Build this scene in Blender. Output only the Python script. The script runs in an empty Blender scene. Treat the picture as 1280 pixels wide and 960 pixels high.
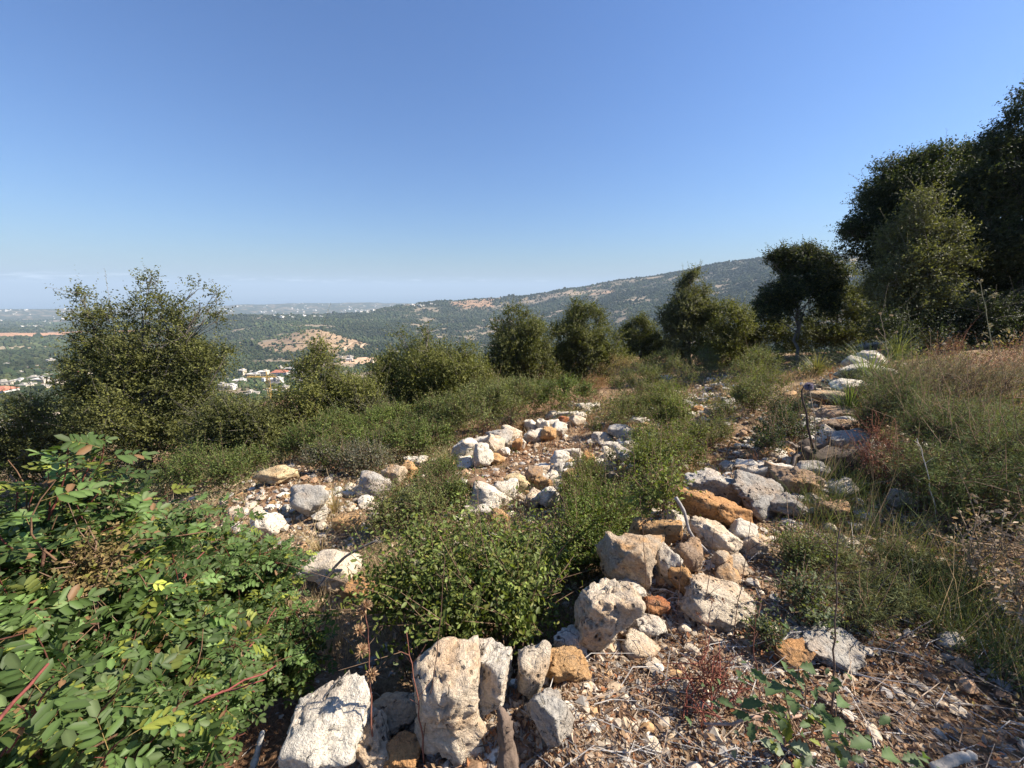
import bpy, math, random
import numpy as np
from mathutils import Vector

# ------------------------------------------------------------------ camera, sky, sun
random.seed(7)
RNG = np.random.default_rng(11)
C = bpy.context.scene.collection
S = bpy.context.scene
F_PX = 485.0                       # focal length in pixels of a 1280 wide picture
HORIZON = 361.0
EYE = 1.6
PITCH = math.atan((480 - HORIZON) / F_PX)
cs, sn = math.cos(PITCH), math.sin(PITCH)
cam_d = bpy.data.cameras.new('camera')
cam_d.sensor_width = 36.0
cam_d.lens = F_PX / 1280 * 36.0
cam_d.clip_start = 0.02
cam_d.clip_end = 120000
cam = bpy.data.objects.new('camera', cam_d)
C.objects.link(cam)
cam.location = (0, 0, EYE)
cam.rotation_euler = (math.pi / 2 - PITCH, 0, 0)
S.camera = cam

SUN_EL = math.radians(41)
SUN_AZ = math.radians(86)         # clockwise from the view direction (+Y)
world = bpy.data.worlds.new('World')
S.world = world
world.use_nodes = True
wn, wl = world.node_tree.nodes, world.node_tree.links
wn.clear()
wo = wn.new('ShaderNodeOutputWorld')
bg = wn.new('ShaderNodeBackground')
sky = wn.new('ShaderNodeTexSky')
sky.sky_type = 'NISHITA'
sky.sun_disc = False
sky.sun_elevation = SUN_EL
sky.sun_rotation = SUN_AZ
sky.altitude = 300
sky.air_density = 1.4
sky.dust_density = 1.0
sky.ozone_density = 2.5
hs = wn.new('ShaderNodeHueSaturation')
hs.inputs['Saturation'].default_value = 1.0
tn = wn.new('ShaderNodeMixRGB'); tn.blend_type = 'MULTIPLY'; tn.inputs[0].default_value = 1.0
tn.inputs[2].default_value = (.385, .53, .80, 1)      # white balance of the sky
wl.new(sky.outputs[0], tn.inputs[1]); wl.new(tn.outputs[0], hs.inputs['Color'])
# a thin row of small clouds low over the sea
tc = wn.new('ShaderNodeTexCoord')
sep = wn.new('ShaderNodeSeparateXYZ')
wl.new(tc.outputs['Generated'], sep.inputs[0])
mp = wn.new('ShaderNodeMapping')
mp.inputs['Scale'].default_value = (9, 9, 75)
wl.new(tc.outputs['Generated'], mp.inputs['Vector'])
nz = wn.new('ShaderNodeTexNoise')
nz.inputs['Scale'].default_value = 2.1
nz.inputs['Detail'].default_value = 5
wl.new(mp.outputs[0], nz.inputs['Vector'])
def wmath(op, a, b=None):
    n = wn.new('ShaderNodeMath'); n.operation = op
    for i, s in enumerate((a, b)):
        if s is None: continue
        if isinstance(s, (int, float)): n.inputs[i].default_value = s
        else: wl.new(s, n.inputs[i])
    return n.outputs[0]
band = wmath('SUBTRACT', sep.outputs['Z'], 0.016)
band = wmath('ABSOLUTE', band)
band = wmath('DIVIDE', band, 0.013)
band = wmath('SUBTRACT', 1.0, band)
band = wmath('MAXIMUM', band, 0.0)
side = wmath('SUBTRACT', 0.22, sep.outputs['X'])
side = wmath('MULTIPLY', side, 4.0); side = wmath('MINIMUM', wmath('MAXIMUM', side, 0.0), 1.0)
cl = wmath('SUBTRACT', nz.outputs[0], 0.53)
cl = wmath('MULTIPLY', cl, 7.0)
cl = wmath('MINIMUM', wmath('MAXIMUM', cl, 0.0), 1.0)
cl = wmath('MULTIPLY', cl, band); cl = wmath('MULTIPLY', cl, side); cl = wmath('MULTIPLY', cl, 0.8)
cmix = wn.new('ShaderNodeMixRGB')
wl.new(cl, cmix.inputs[0]); wl.new(hs.outputs[0], cmix.inputs[1])
cmix.inputs[2].default_value = (11, 11.5, 12.5, 1)
wl.new(cmix.outputs[0], bg.inputs['Color'])
bg.inputs['Strength'].default_value = 0.083
wl.new(bg.outputs[0], wo.inputs['Surface'])

sun_d = bpy.data.lights.new('sun', 'SUN')
sun_d.energy = 5.0
sun_d.angle = math.radians(0.5)
sun_d.color = (1.0, 0.91, 0.77)
sun = bpy.data.objects.new('sun', sun_d)
C.objects.link(sun)
SV = Vector((math.sin(SUN_AZ) * math.cos(SUN_EL), math.cos(SUN_AZ) * math.cos(SUN_EL), math.sin(SUN_EL)))
sun.rotation_euler = SV.to_track_quat('Z', 'Y').to_euler()
S.view_settings.view_transform = 'Standard'
S.view_settings.look = 'None'
S.view_settings.exposure = 1.2
S.view_settings.gamma = 1.0
S.cycles.max_bounces = 6
S.cycles.diffuse_bounces = 2
S.cycles.glossy_bounces = 1
S.cycles.transmission_bounces = 2
S.cycles.volume_bounces = 0
S.cycles.caustics_reflective = False
S.cycles.caustics_refractive = False
S.cycles.use_denoising = True

# ------------------------------------------------------------------ numeric helpers
def _hash(ix, iy, iz, seed):
    h = (ix.astype(np.int64) * 374761393 + iy.astype(np.int64) * 668265263 + iz.astype(np.int64) * 2147483647 + seed * 1274126177) & 0xFFFFFFFF
    h = ((h ^ (h >> 13)) * 1274126177) & 0xFFFFFFFF
    h = ((h ^ (h >> 16)) * 2246822519) & 0xFFFFFFFF
    return ((h ^ (h >> 15)) & 0xFFFFFF) / float(0xFFFFFF)

def vnoise(x, y, z=None, seed=0):
    x = np.asarray(x, float); y = np.asarray(y, float)
    z = np.zeros_like(x) if z is None else np.asarray(z, float)
    fx, fy, fz = np.floor(x), np.floor(y), np.floor(z)
    tx, ty, tz = x - fx, y - fy, z - fz
    tx, ty, tz = (t * t * (3 - 2 * t) for t in (tx, ty, tz))
    ix, iy, iz = fx.astype(np.int64), fy.astype(np.int64), fz.astype(np.int64)
    r = 0
    for a in (0, 1):
        for b in (0, 1):
            for c in (0, 1):
                w = (tx if a else 1 - tx) * (ty if b else 1 - ty) * (tz if c else 1 - tz)
                r = r + w * _hash(ix + a, iy + b, iz + c, seed)
    return r * 2 - 1

def fbm(x, y, z=None, oct=4, seed=0, gain=0.5):
    r, amp, s = 0, 1.0, 1.0
    for i in range(oct):
        r = r + amp * vnoise(np.asarray(x) * s, np.asarray(y) * s, None if z is None else np.asarray(z) * s, seed + i * 17)
        amp *= gain; s *= 2.03
    return r

def sstep(a, b, x):
    t = np.clip((np.asarray(x, float) - a) / (b - a), 0, 1)
    return t * t * (3 - 2 * t)

def nrm(v):
    return v / np.maximum(np.linalg.norm(v, axis=-1, keepdims=True), 1e-9)

def ray(px, py):
    u = (px - 640) / F_PX; v = (480 - py) / F_PX
    return np.array([u, cs + v * sn, -sn + v * cs])

def at(px, py, t):
    return np.array([0, 0, EYE]) + ray(px, py) * t

# ------------------------------------------------------------------ the lie of the land
WALL = np.array([(-2.6, -5), (-1.8, -1), (-1.35, .3), (-1.02, .8), (-.55, 1.12), (.06, 1.27), (.34, 1.46), (.50, 1.85), (.78, 2.25), (1.15, 2.62), (1.55, 2.9), (2.2, 3.4),
                 (2.9, 3.85), (3.5, 4.5), (4.7, 5.8), (6.2, 7.4), (9, 10), (13, 13.5), (20, 18)], float)

def wall_dist(x, y):
    x = np.asarray(x, float); y = np.asarray(y, float)
    best = np.full(x.shape, 1e9); sgn = np.ones(x.shape)
    for a, b in zip(WALL[:-1], WALL[1:]):
        d = b - a; L2 = d @ d
        t = np.clip(((x - a[0]) * d[0] + (y - a[1]) * d[1]) / L2, 0, 1)
        qx, qy = x - (a[0] + t * d[0]), y - (a[1] + t * d[1])
        dd = np.hypot(qx, qy)
        s = np.where(d[0] * qy - d[1] * qx < 0, 1.0, -1.0)
        m = dd < best
        best = np.where(m, dd, best); sgn = np.where(m, s, sgn)
    return best * sgn

class TPS:
    def __init__(self, pts, lam=0.02):
        p = np.array(pts, float); n = len(p)
        self.p = p
        K = self.k(np.hypot(p[:, None, 0] - p[None, :, 0], p[:, None, 1] - p[None, :, 1])) + lam * np.eye(n)
        P = np.c_[np.ones(n), p[:, :2]]
        A = np.block([[K, P], [P.T, np.zeros((3, 3))]])
        self.w = np.linalg.solve(A, np.r_[p[:, 2], 0, 0, 0])
    @staticmethod
    def k(r):
        return np.where(r > 1e-9, r * r * np.log(np.maximum(r, 1e-9)), 0)
    def __call__(self, x, y):
        r = self.w[-3] + self.w[-2] * x + self.w[-1] * y
        for i in range(len(self.p)):
            r = r + self.w[i] * self.k(np.hypot(x - self.p[i, 0], y - self.p[i, 1]))
        return r

LO = [tuple(at(*q)) for q in [(610, 640, 4.7), (720, 570, 6.5), (790, 545, 7.4), (870, 500, 9.8), (340, 597, 6.6), (600, 565, 7.6), (700, 530, 9.2),
      (930, 560, 5.6), (180, 600, 11), (645, 480, 18), (730, 475, 20), (860, 452, 22), (560, 520, 12.5), (420, 560, 9.6),
      (1000, 458, 13), (1150, 432, 14), (1270, 432, 14), (400, 520, 16), (60, 590, 14), (940, 460, 19), (1100, 430, 24), (1270, 415, 26)]]
LO += [(-1, 2, -1.0), (.15, 1.75, -1.3), (.6, 2.3, -1.25), (1.1, 2.8, -1.1), (-1, 3.2, -1.0), (-3, 3, -1.2), (.3, 3, -.9), (-3, 1, -1.15), (-6, 1, -1.7), (-6, 4.5, -1.9), (-2, -3, -.9), (-8, -3, -2.2),
       (-12, 4, -3.6), (2.0, 4.4, -.75), (4, 7.0, -.7), (6, 9, -.7), (8, 0, -.3), (8, -6, -.3), (-20, 5, -6), (-8, -14, -2.4), (20, -10, .6), (24, 4, .8)]
HI = [(0, 0, 0), (1, 1, 0), (3, 2, .05), (2, -2, 0), (6, 3, .12), (10, 8, .2), (8, 3, .2), (15, 8, .3), (3, 4, -.02), (5, 6, 0), (8, 9, -.1), (0, -6, -.05), (12, -5, .3), (15, 14, .1)]
tps_lo, tps_hi = TPS(LO), TPS(HI)

COLS = [0, 150, 300, 380, 430, 550, 640, 720, 800, 900, 960, 1090, 1300]
TAB = {60: [600, 580, 560, 545, 535, 510, 495, 480, 470, 460, 455, 450, 445],
       150: [550, 545, 535, 525, 520, 505, 495, 485, 475, 465, 460, 455, 450],
       400: [512, 509, 504, 502, 500, 492, 486, 478, 470, 462, 458, 452, 448],
       650: [488, 485, 478, 476, 475, 470, 468, 465, 460, 455, 450, 445, 440],
       1000: [466, 460, 455, 450, 450, 448, 448, 445, 440, 432, 425, 420, 415],
       1400: [448, 440, 428, 426, 427, 434, 432, 424, 412, 398, 388, 378, 368],
       2000: [428, 424, 409, 405, 404, 404, 398, 387, 374, 352, 342, 332, 320],
       2600: [414, 412, 395, 393, 391, 377, 374, 361, 349, 331, 324, 320, 308],
       3300: [411, 409, 400, 398, 397, 388, 384, 368, 356, 338, 331, 316, 306],
       5000: [402, 401, 397, 394, 394, 392, 391, 380, 370, 350, 345, 330, 320],
       7000: [390, 388, 385, 383, 382, 382, 384, 382, 380, 375, 370, 360, 350],
       8200: [388.5, 387, 382, 380, 380, 380, 381, 382, 380, 375, 370, 360, 350],
       9500: [392, 391, 389, 388, 388, 388, 388, 388, 388, 388, 388, 388, 388]}
_R = np.log(np.array(sorted(TAB)))
_PHI = np.arctan((np.array(COLS) - 640) / F_PX * cs)
_E = []
for k in sorted(TAB):
    v = (480 - np.array(TAB[k], float)) / F_PX
    _E.append((-sn + v * cs) / (cs + v * sn))
_E = np.array(_E)
SEA = -520.0

def far_z(x, y):
    R = np.hypot(x, y)
    phi = np.clip(np.arctan2(x, y), _PHI[0], _PHI[-1])
    lr = np.clip(np.log(np.maximum(R, 1)), _R[0], _R[-1])
    i = np.clip(np.searchsorted(_R, lr) - 1, 0, len(_R) - 2)
    j = np.clip(np.searchsorted(_PHI, phi) - 1, 0, len(_PHI) - 2)
    a = (lr - _R[i]) / (_R[i + 1] - _R[i]); b = (phi - _PHI[j]) / (_PHI[j + 1] - _PHI[j])
    a = a * a * (3 - 2 * a) * .5 + a * .5; b = b * b * (3 - 2 * b) * .5 + b * .5
    e = (_E[i, j] * (1 - a) + _E[i + 1, j] * a) * (1 - b) + (_E[i, j + 1] * (1 - a) + _E[i + 1, j + 1] * a) * b
    z = EYE + e * np.clip(R, 60, 9500) * np.cos(phi)
    z = z + sstep(80, 500, R) * fbm(x / 330, y / 330, oct=5, seed=3) * np.minimum(R, 3500) * .0075 * (1 - .4 * sstep(2200, 2600, R))
    # bare knoll
    for (kp, kr, sa, sr, h) in ((386, 1330, 34, 150, 50), (555 - 115, 1000, 20, 80, 9), (592, 2500, 30, 200, 12), (60, 7400, 60, 500, 30), (330, 7300, 50, 500, 35), (470, 7700, 60, 400, 25)):
        kphi = math.atan((kp - 640) / F_PX * cs)
        z = z + h * np.exp(-((phi - kphi) * F_PX / cs * 0.75 / sa) ** 2 * 1.3 - ((R - kr) / sr) ** 2) * (np.abs(np.arctan2(x, y) - phi) < .01)
    drop = sstep(8600, 10500, R)
    z = z * (1 - drop) + (SEA - 30) * drop
    return z

def Z(x, y, micro=True):
    x = np.asarray(x, float); y = np.asarray(y, float)
    R = np.hypot(x, y)
    near = R < 60
    fz = far_z(x, y)
    out = fz.copy() if hasattr(fz, 'copy') else fz
    xs, ys, Rs = x[near] if x.ndim else x, y[near] if y.ndim else y, R[near] if x.ndim else R
    if (x.ndim and near.any()) or (not x.ndim and near):
        lo = np.clip(tps_lo(xs, ys), -9, 2.5)
        hi = np.clip(tps_hi(xs, ys), -2, 1.2)
        d = wall_dist(xs, ys) + .07 * vnoise(xs * 2.5, ys * 2.5, seed=5)
        w = sstep(-.28, .02, d) * (1 - sstep(9.5, 14, Rs))
        z = lo * (1 - w) + hi * w
        if micro:
            z = z + .05 * fbm(xs * .9, ys * .9, oct=3, seed=9) + .018 * fbm(xs * 6, ys * 6, oct=3, seed=21)
        k = sstep(26, 58, Rs)
        z = z * (1 - k) + (out[near] if x.ndim else out) * k
        if x.ndim: out[near] = z
        else: out = z
    return out

_TS = np.exp(np.arange(math.log(.6), math.log(12000), .006))
def hit(px, py, tmin=0.6):
    """Where the line of sight through a point of the photograph meets the ground."""
    r = ray(px, py)
    ts = _TS[_TS > tmin]
    P = np.array([0, 0, EYE]) + ts[:, None] * r
    g = P[:, 2] - Z(P[:, 0], P[:, 1])
    k = np.argmax(g < 0)
    if g[k] >= 0: return None, None
    if k == 0: return P[0], ts[0]
    a = g[k - 1] / (g[k - 1] - g[k])
    t = ts[k - 1] + a * (ts[k] - ts[k - 1])
    return np.array([0, 0, EYE]) + t * r, t

# ------------------------------------------------------------------ mesh helpers
def make_mesh(name, V, faces, mats, col=None, smooth=False, fmat=None):
    """faces: list of int arrays (n,k)."""
    me = bpy.data.meshes.new(name)
    V = np.asarray(V, np.float32)
    faces = [np.asarray(f, np.int32) for f in faces if len(f)]
    loops = np.concatenate([f.ravel() for f in faces])
    tot = np.concatenate([np.full(len(f), f.shape[1], np.int32) for f in faces])
    start = np.r_[0, np.cumsum(tot)[:-1]].astype(np.int32)
    me.vertices.add(len(V)); me.vertices.foreach_set('co', V.ravel())
    me.loops.add(len(loops)); me.loops.foreach_set('vertex_index', loops)
    me.polygons.add(len(tot)); me.polygons.foreach_set('loop_start', start)
    if smooth: me.polygons.foreach_set('use_smooth', np.ones(len(tot), bool))
    else: me.polygons.foreach_set('use_smooth', np.zeros(len(tot), bool))
    if not isinstance(mats, (list, tuple)): mats = [mats]
    for m in mats: me.materials.append(m)
    if fmat is not None: me.polygons.foreach_set('material_index', np.asarray(fmat, np.int32))
    if col is not None:
        a = me.color_attributes.new('tint', 'FLOAT_COLOR', 'POINT')
        c = np.ones((len(V), 4), np.float32); c[:, :3] = col
        a.data.foreach_set('color', c.ravel())
    me.update(calc_edges=True)
    return me

class MB:
    def __init__(s):
        s.V = []; s.F3 = []; s.F4 = []; s.C = []; s.n = 0
    def add(s, V, F3=None, F4=None, col=(1, 1, 1)):
        V = np.asarray(V, float)
        s.V.append(V)
        c = np.asarray(col, float)
        s.C.append(np.broadcast_to(c, (len(V), 3)) if c.ndim == 1 else c)
        if F3 is not None and len(F3): s.F3.append(np.asarray(F3) + s.n)
        if F4 is not None and len(F4): s.F4.append(np.asarray(F4) + s.n)
        s.n += len(V)
    def tube(s, pts, rad, sides=5, col=(1, 1, 1), cap=True):
        pts = np.asarray(pts, float); n = len(pts)
        rad = np.broadcast_to(np.asarray(rad, float), (n,))
        T = nrm(np.gradient(pts, axis=0))
        ref = np.array([0, 0, 1.0]) if abs(T[0][2]) < .9 else np.array([1.0, 0, 0])
        U = nrm(np.cross(T, ref)); W = np.cross(T, U)
        a = np.arange(sides) * 2 * math.pi / sides
        V = pts[:, None] + rad[:, None, None] * (np.cos(a)[None, :, None] * U[:, None] + np.sin(a)[None, :, None] * W[:, None])
        V = V.reshape(-1, 3)
        i = np.arange(n - 1)[:, None] * sides; j = np.arange(sides)[None]; k = (j + 1) % sides
        F = np.stack([i + j, i + k, i + sides + k, i + sides + j], -1).reshape(-1, 4)
        F3 = []
        if cap and sides > 2:
            V = np.r_[V, pts[-1:] + T[-1:] * rad[-1], pts[:1]]
            e = (n - 1) * sides
            F3 = [(e + q, e + (q + 1) % sides, n * sides) for q in range(sides)] + [((q + 1) % sides, q, n * sides + 1) for q in range(sides)]
        s.add(V, F3, F, col)
    def box(s, c, size, rot=0, col=(1, 1, 1), taper=1.0):
        hx, hy, hz = np.array(size) / 2
        V = np.array([(x * hx * (taper if z > 0 else 1), y * hy * (taper if z > 0 else 1), z * hz) for z in (-1, 1) for x, y in ((-1, -1), (1, -1), (1, 1), (-1, 1))], float)
        R = np.array([[math.cos(rot), -math.sin(rot), 0], [math.sin(rot), math.cos(rot), 0], [0, 0, 1]])
        s.add(V @ R.T + np.asarray(c, float), None, [(3, 2, 1, 0), (4, 5, 6, 7), (0, 1, 5, 4), (1, 2, 6, 5), (2, 3, 7, 6), (3, 0, 4, 7)], col)
    def leaves(s, P, D, N, L, W, tmpl, col):
        tv, t3, t4, shade = tmpl
        n, k = len(P), len(tv)
        if n == 0: return
        X = nrm(D); Y = nrm(np.cross(N, X)); Zv = np.cross(X, Y)
        L = np.broadcast_to(L, (n,)); W = np.broadcast_to(W, (n,))
        V = P[:, None] + tv[None, :, 0, None] * L[:, None, None] * X[:, None] + tv[None, :, 1, None] * W[:, None, None] * Y[:, None] + tv[None, :, 2, None] * L[:, None, None] * Zv[:, None]
        off = (np.arange(n) * k)[:, None, None]
        col = np.broadcast_to(np.asarray(col, float), (n, 3))
        cc = (col[:, None] * shade[None, :, None]).reshape(-1, 3)
        s.add(V.reshape(-1, 3), (np.array(t3)[None] + off).reshape(-1, 3) if len(t3) else None,
              (np.array(t4)[None] + off).reshape(-1, 4) if len(t4) else None, cc)
    def mesh(s, name, mat, smooth=False):
        V = np.concatenate(s.V); fs = []
        if s.F3: fs.append(np.concatenate(s.F3))
        if s.F4: fs.append(np.concatenate(s.F4))
        return make_mesh(name, V, fs, mat, np.concatenate(s.C), smooth)
    def build(s, name, mat, parent=None, smooth=False, loc=None):
        if not s.V: return None
        if parent is not None and loc is None: loc = parent.location
        if loc is not None: s.V = [v - np.array(loc) for v in s.V]
        o = bpy.data.objects.new(name, s.mesh(name, mat, smooth)); C.objects.link(o)
        if parent is not None: o.parent = parent
        elif loc is not None: o.location = loc
        return o

def tmpl(v, t3, t4, shade=None):
    v = np.array(v, float)
    return v, t3, t4, np.ones(len(v)) if shade is None else np.array(shade, float)
DIAMOND = tmpl([(0, 0, 0), (.45, -.5, .06), (1, 0, -.05), (.45, .5, .06)], [], [(0, 1, 2, 3)])
OVAL = tmpl([(0, 0, 0), (.28, -.40, .05), (.28, 0, -.03), (.28, .40, .05), (.74, -.44, .02), (.74, 0, -.07), (.74, .44, .02), (1, 0, -.13)],
            [(0, 1, 2), (0, 2, 3), (4, 7, 5), (5, 7, 6)], [(1, 4, 5, 2), (2, 5, 6, 3)], [1, .95, 1.35, .95, .95, 1.3, .95, 1])
LOBED = tmpl([(0, 0, 0), (.14, -.14, .02), (.24, -.34, .09), (.32, -.24, .03), (.48, -.5, .11), (.55, -.32, .03), (.74, -.42, .05), (.82, -.22, -.04), (1, 0, -.2),
              (.82, .22, -.04), (.74, .42, .05), (.55, .32, .03), (.48, .5, .11), (.32, .24, .03), (.24, .34, .09), (.14, .14, .02), (.22, 0, -.02), (.5, 0, -.03), (.8, 0, -.05)],
             [(0, 1, 16), (1, 2, 16), (2, 3, 16), (3, 17, 16), (3, 4, 17), (4, 5, 17), (5, 18, 17), (5, 6, 18), (6, 7, 18), (7, 8, 18), (8, 9, 18), (9, 10, 18), (10, 11, 18),
              (11, 17, 18), (11, 12, 17), (12, 13, 17), (13, 16, 17), (13, 14, 16), (14, 15, 16), (15, 0, 16)], [], [1] * 16 + [1.35] * 3)
BLADE = tmpl([(0, -.5, 0), (0, .5, 0), (.5, -.35, .05), (.5, .35, .05), (1, 0, -.06)], [(2, 4, 3)], [(0, 2, 3, 1)])

def empty(name, loc, label=None, cat=None, group=None):
    o = bpy.data.objects.new(name, None); C.objects.link(o)
    o.location = tuple(float(c) for c in loc); o.empty_display_size = .1
    tag(o, label, cat, group)
    return o
def tag(o, label=None, cat=None, group=None, kind=None):
    if label: o['label'] = label
    if cat: o['category'] = cat
    if group: o['group'] = group
    if kind: o['kind'] = kind
    return o

# ------------------------------------------------------------------ materials
def new_mat(name):
    m = bpy.data.materials.new(name); m.use_nodes = True
    nt = m.node_tree; nt.nodes.clear()
    out = nt.nodes.new('ShaderNodeOutputMaterial')
    return m, nt, out
def N(nt, t, **kw):
    n = nt.nodes.new(t)
    for k, v in kw.items():
        if k in n.inputs.keys(): n.inputs[k].default_value = v
        else: setattr(n, k, v)
    return n
def mix(nt, fac, a, b, mode='MIX'):
    n = nt.nodes.new('ShaderNodeMixRGB'); n.blend_type = mode
    for i, s in enumerate((fac, a, b)):
        if isinstance(s, (int, float)): n.inputs[i].default_value = s
        elif isinstance(s, tuple): n.inputs[i].default_value = (*s, 1)
        else: nt.links.new(s, n.inputs[i])
    return n.outputs[0]
def ramp(nt, src, p0, p1, c0=0.0, c1=1.0):
    n = nt.nodes.new('ShaderNodeMapRange'); n.clamp = True
    nt.links.new(src, n.inputs['Value'])
    for k, v in (('From Min', p0), ('From Max', p1), ('To Min', c0), ('To Max', c1)): n.inputs[k].default_value = v
    return n.outputs[0]
def noise_n(nt, vec, scale, detail=4, rough=.55):
    n = N(nt, 'ShaderNodeTexNoise', Scale=scale, Detail=detail, Roughness=rough)
    if vec is not None: nt.links.new(vec, n.inputs['Vector'])
    return n.outputs[0]

def leaf_mat(name, rough=.6, trans=.3, tcol=(1.5, 1.6, .6)):
    m, nt, out = new_mat(name)
    at_ = N(nt, 'ShaderNodeAttribute'); at_.attribute_name = 'tint'
    p = N(nt, 'ShaderNodeBsdfPrincipled', Roughness=rough)
    p.inputs['Specular IOR Level'].default_value = .22
    geo = N(nt, 'ShaderNodeNewGeometry')
    under = mix(nt, .25, at_.outputs['Color'], (.14, .18, .09))
    c = mix(nt, geo.outputs['Backfacing'], at_.outputs['Color'], under)
    nt.links.new(c, p.inputs['Base Color'])
    tr = N(nt, 'ShaderNodeBsdfTranslucent')
    nt.links.new(mix(nt, 1.0, at_.outputs['Color'], tcol, 'MULTIPLY'), tr.inputs['Color'])
    ms = N(nt, 'ShaderNodeMixShader'); ms.inputs[0].default_value = trans
    nt.links.new(p.outputs[0], ms.inputs[1]); nt.links.new(tr.outputs[0], ms.inputs[2])
    nt.links.new(ms.outputs[0], out.inputs['Surface'])
    return m
def tint_mat(name, rough=.85, bump=0, bscale=40, spec=.2):
    m, nt, out = new_mat(name)
    at_ = N(nt, 'ShaderNodeAttribute'); at_.attribute_name = 'tint'
    p = N(nt, 'ShaderNodeBsdfPrincipled', Roughness=rough)
    p.inputs['Specular IOR Level'].default_value = spec
    tcn = N(nt, 'ShaderNodeTexCoord')
    n1 = noise_n(nt, tcn.outputs['Object'], bscale, 5, .6)
    c = mix(nt, 1.0, at_.outputs['Color'], mix(nt, ramp(nt, n1, .3, .7), (.6, .6, .6), (1.3, 1.28, 1.25)), 'MULTIPLY')
    nt.links.new(c, p.inputs['Base Color'])
    if bump:
        b = N(nt, 'ShaderNodeBump', Strength=bump, Distance=.01)
        nt.links.new(n1, b.inputs['Height']); nt.links.new(b.outputs[0], p.inputs['Normal'])
    nt.links.new(p.outputs[0], out.inputs['Surface'])
    return m
LEAF = leaf_mat('leaf')
LEAF_GLOSSY = leaf_mat('glossy_leaf', .5, .32)
DRY = leaf_mat('dry_leaf', .8, .25, (1.2, 1.05, .8))
BARK = tint_mat('bark', .9, .8, 30)
WOODY = tint_mat('stem', .75, .3, 60)
PAINT = tint_mat('painted_wall', .8, 0, .3)
PEBBLE = tint_mat('pebble_stone', .85, .3, 50)

def rock_mat():
    m, nt, out = new_mat('limestone')
    oi = N(nt, 'ShaderNodeObjectInfo'); tcn = N(nt, 'ShaderNodeTexCoord'); geo = N(nt, 'ShaderNodeNewGeometry')
    off = N(nt, 'ShaderNodeVectorMath', operation='SCALE')
    off.inputs[0].default_value = (37, 91, 53)
    nt.links.new(oi.outputs['Random'], off.inputs['Scale'])
    add = N(nt, 'ShaderNodeVectorMath', operation='ADD')
    nt.links.new(geo.outputs['Position'], add.inputs[0]); nt.links.new(off.outputs[0], add.inputs[1])
    vec = add.outputs[0]
    nb = noise_n(nt, vec, 5, 5, .6); nm = noise_n(nt, vec, 16, 6, .65); nf = noise_n(nt, vec, 70, 5, .7)
    base = oi.outputs['Color']
    # ochre staining, amount carried by the stone itself
    st = N(nt, 'ShaderNodeMath', operation='MULTIPLY')
    nt.links.new(ramp(nt, nb, .46, .62), st.inputs[0]); nt.links.new(oi.outputs['Alpha'], st.inputs[1])
    c = mix(nt, st.outputs[0], base, (.50, .29, .13))
    # grey weathering crust
    gr = N(nt, 'ShaderNodeMath', operation='MULTIPLY'); gr.inputs[1].default_value = .62
    nt.links.new(ramp(nt, nm, .5, .66), gr.inputs[0])
    c = mix(nt, gr.outputs[0], c, mix(nt, .55, base, (.22, .205, .185)))
    # fine mottling
    c = mix(nt, 1.0, c, mix(nt, ramp(nt, nf, .3, .7), (.68, .66, .64), (1.22, 1.2, 1.18)), 'MULTIPLY')
    # dark solution pits
    vo = N(nt, 'ShaderNodeTexVoronoi', Scale=24); nt.links.new(vec, vo.inputs['Vector'])
    pit = ramp(nt, vo.outputs['Distance'], .12, .26, 1, 0)
    pm = N(nt, 'ShaderNodeMath', operation='MULTIPLY'); nt.links.new(pit, pm.inputs[0]); nt.links.new(ramp(nt, nb, .5, .6), pm.inputs[1])
    c = mix(nt, pm.outputs[0], c, (.07, .06, .05))
    # thin cracks
    mus = N(nt, 'ShaderNodeTexVoronoi', Scale=7, feature='DISTANCE_TO_EDGE')
    wv = N(nt, 'ShaderNodeVectorMath', operation='ADD')
    ns = N(nt, 'ShaderNodeTexNoise', Scale=9, Detail=3); nt.links.new(vec, ns.inputs['Vector'])
    sc = N(nt, 'ShaderNodeVectorMath', operation='SCALE'); sc.inputs['Scale'].default_value = .16
    nt.links.new(ns.outputs['Color'], sc.inputs[0]); nt.links.new(vec, wv.inputs[0]); nt.links.new(sc.outputs[0], wv.inputs[1])
    nt.links.new(wv.outputs[0], mus.inputs['Vector'])
    crack = ramp(nt, mus.outputs['Distance'], .0, .018, 1, 0)
    cm = N(nt, 'ShaderNodeMath', operation='MULTIPLY'); nt.links.new(crack, cm.inputs[0]); nt.links.new(ramp(nt, nm, .5, .58), cm.inputs[1])
    c = mix(nt, cm.outputs[0], c, (.09, .075, .06))
    p = N(nt, 'ShaderNodeBsdfPrincipled', Roughness=.9); p.inputs['Specular IOR Level'].default_value = .15
    nt.links.new(c, p.inputs['Base Color'])
    h = N(nt, 'ShaderNodeMath', operation='MULTIPLY_ADD'); nt.links.new(nm, h.inputs[0]); h.inputs[1].default_value = 1.6
    nt.links.new(nf, h.inputs[2])
    h2 = N(nt, 'ShaderNodeMath', operation='SUBTRACT'); nt.links.new(h.outputs[0], h2.inputs[0]); nt.links.new(pm.outputs[0], h2.inputs[1])
    h3 = N(nt, 'ShaderNodeMath', operation='SUBTRACT'); nt.links.new(h2.outputs[0], h3.inputs[0]); nt.links.new(cm.outputs[0], h3.inputs[1])
    b = N(nt, 'ShaderNodeBump', Strength=1.0, Distance=.02)
    nt.links.new(h3.outputs[0], b.inputs['Height']); nt.links.new(b.outputs[0], p.inputs['Normal'])
    nt.links.new(p.outputs[0], out.inputs['Surface'])
    return m
ROCK = rock_mat()

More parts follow.
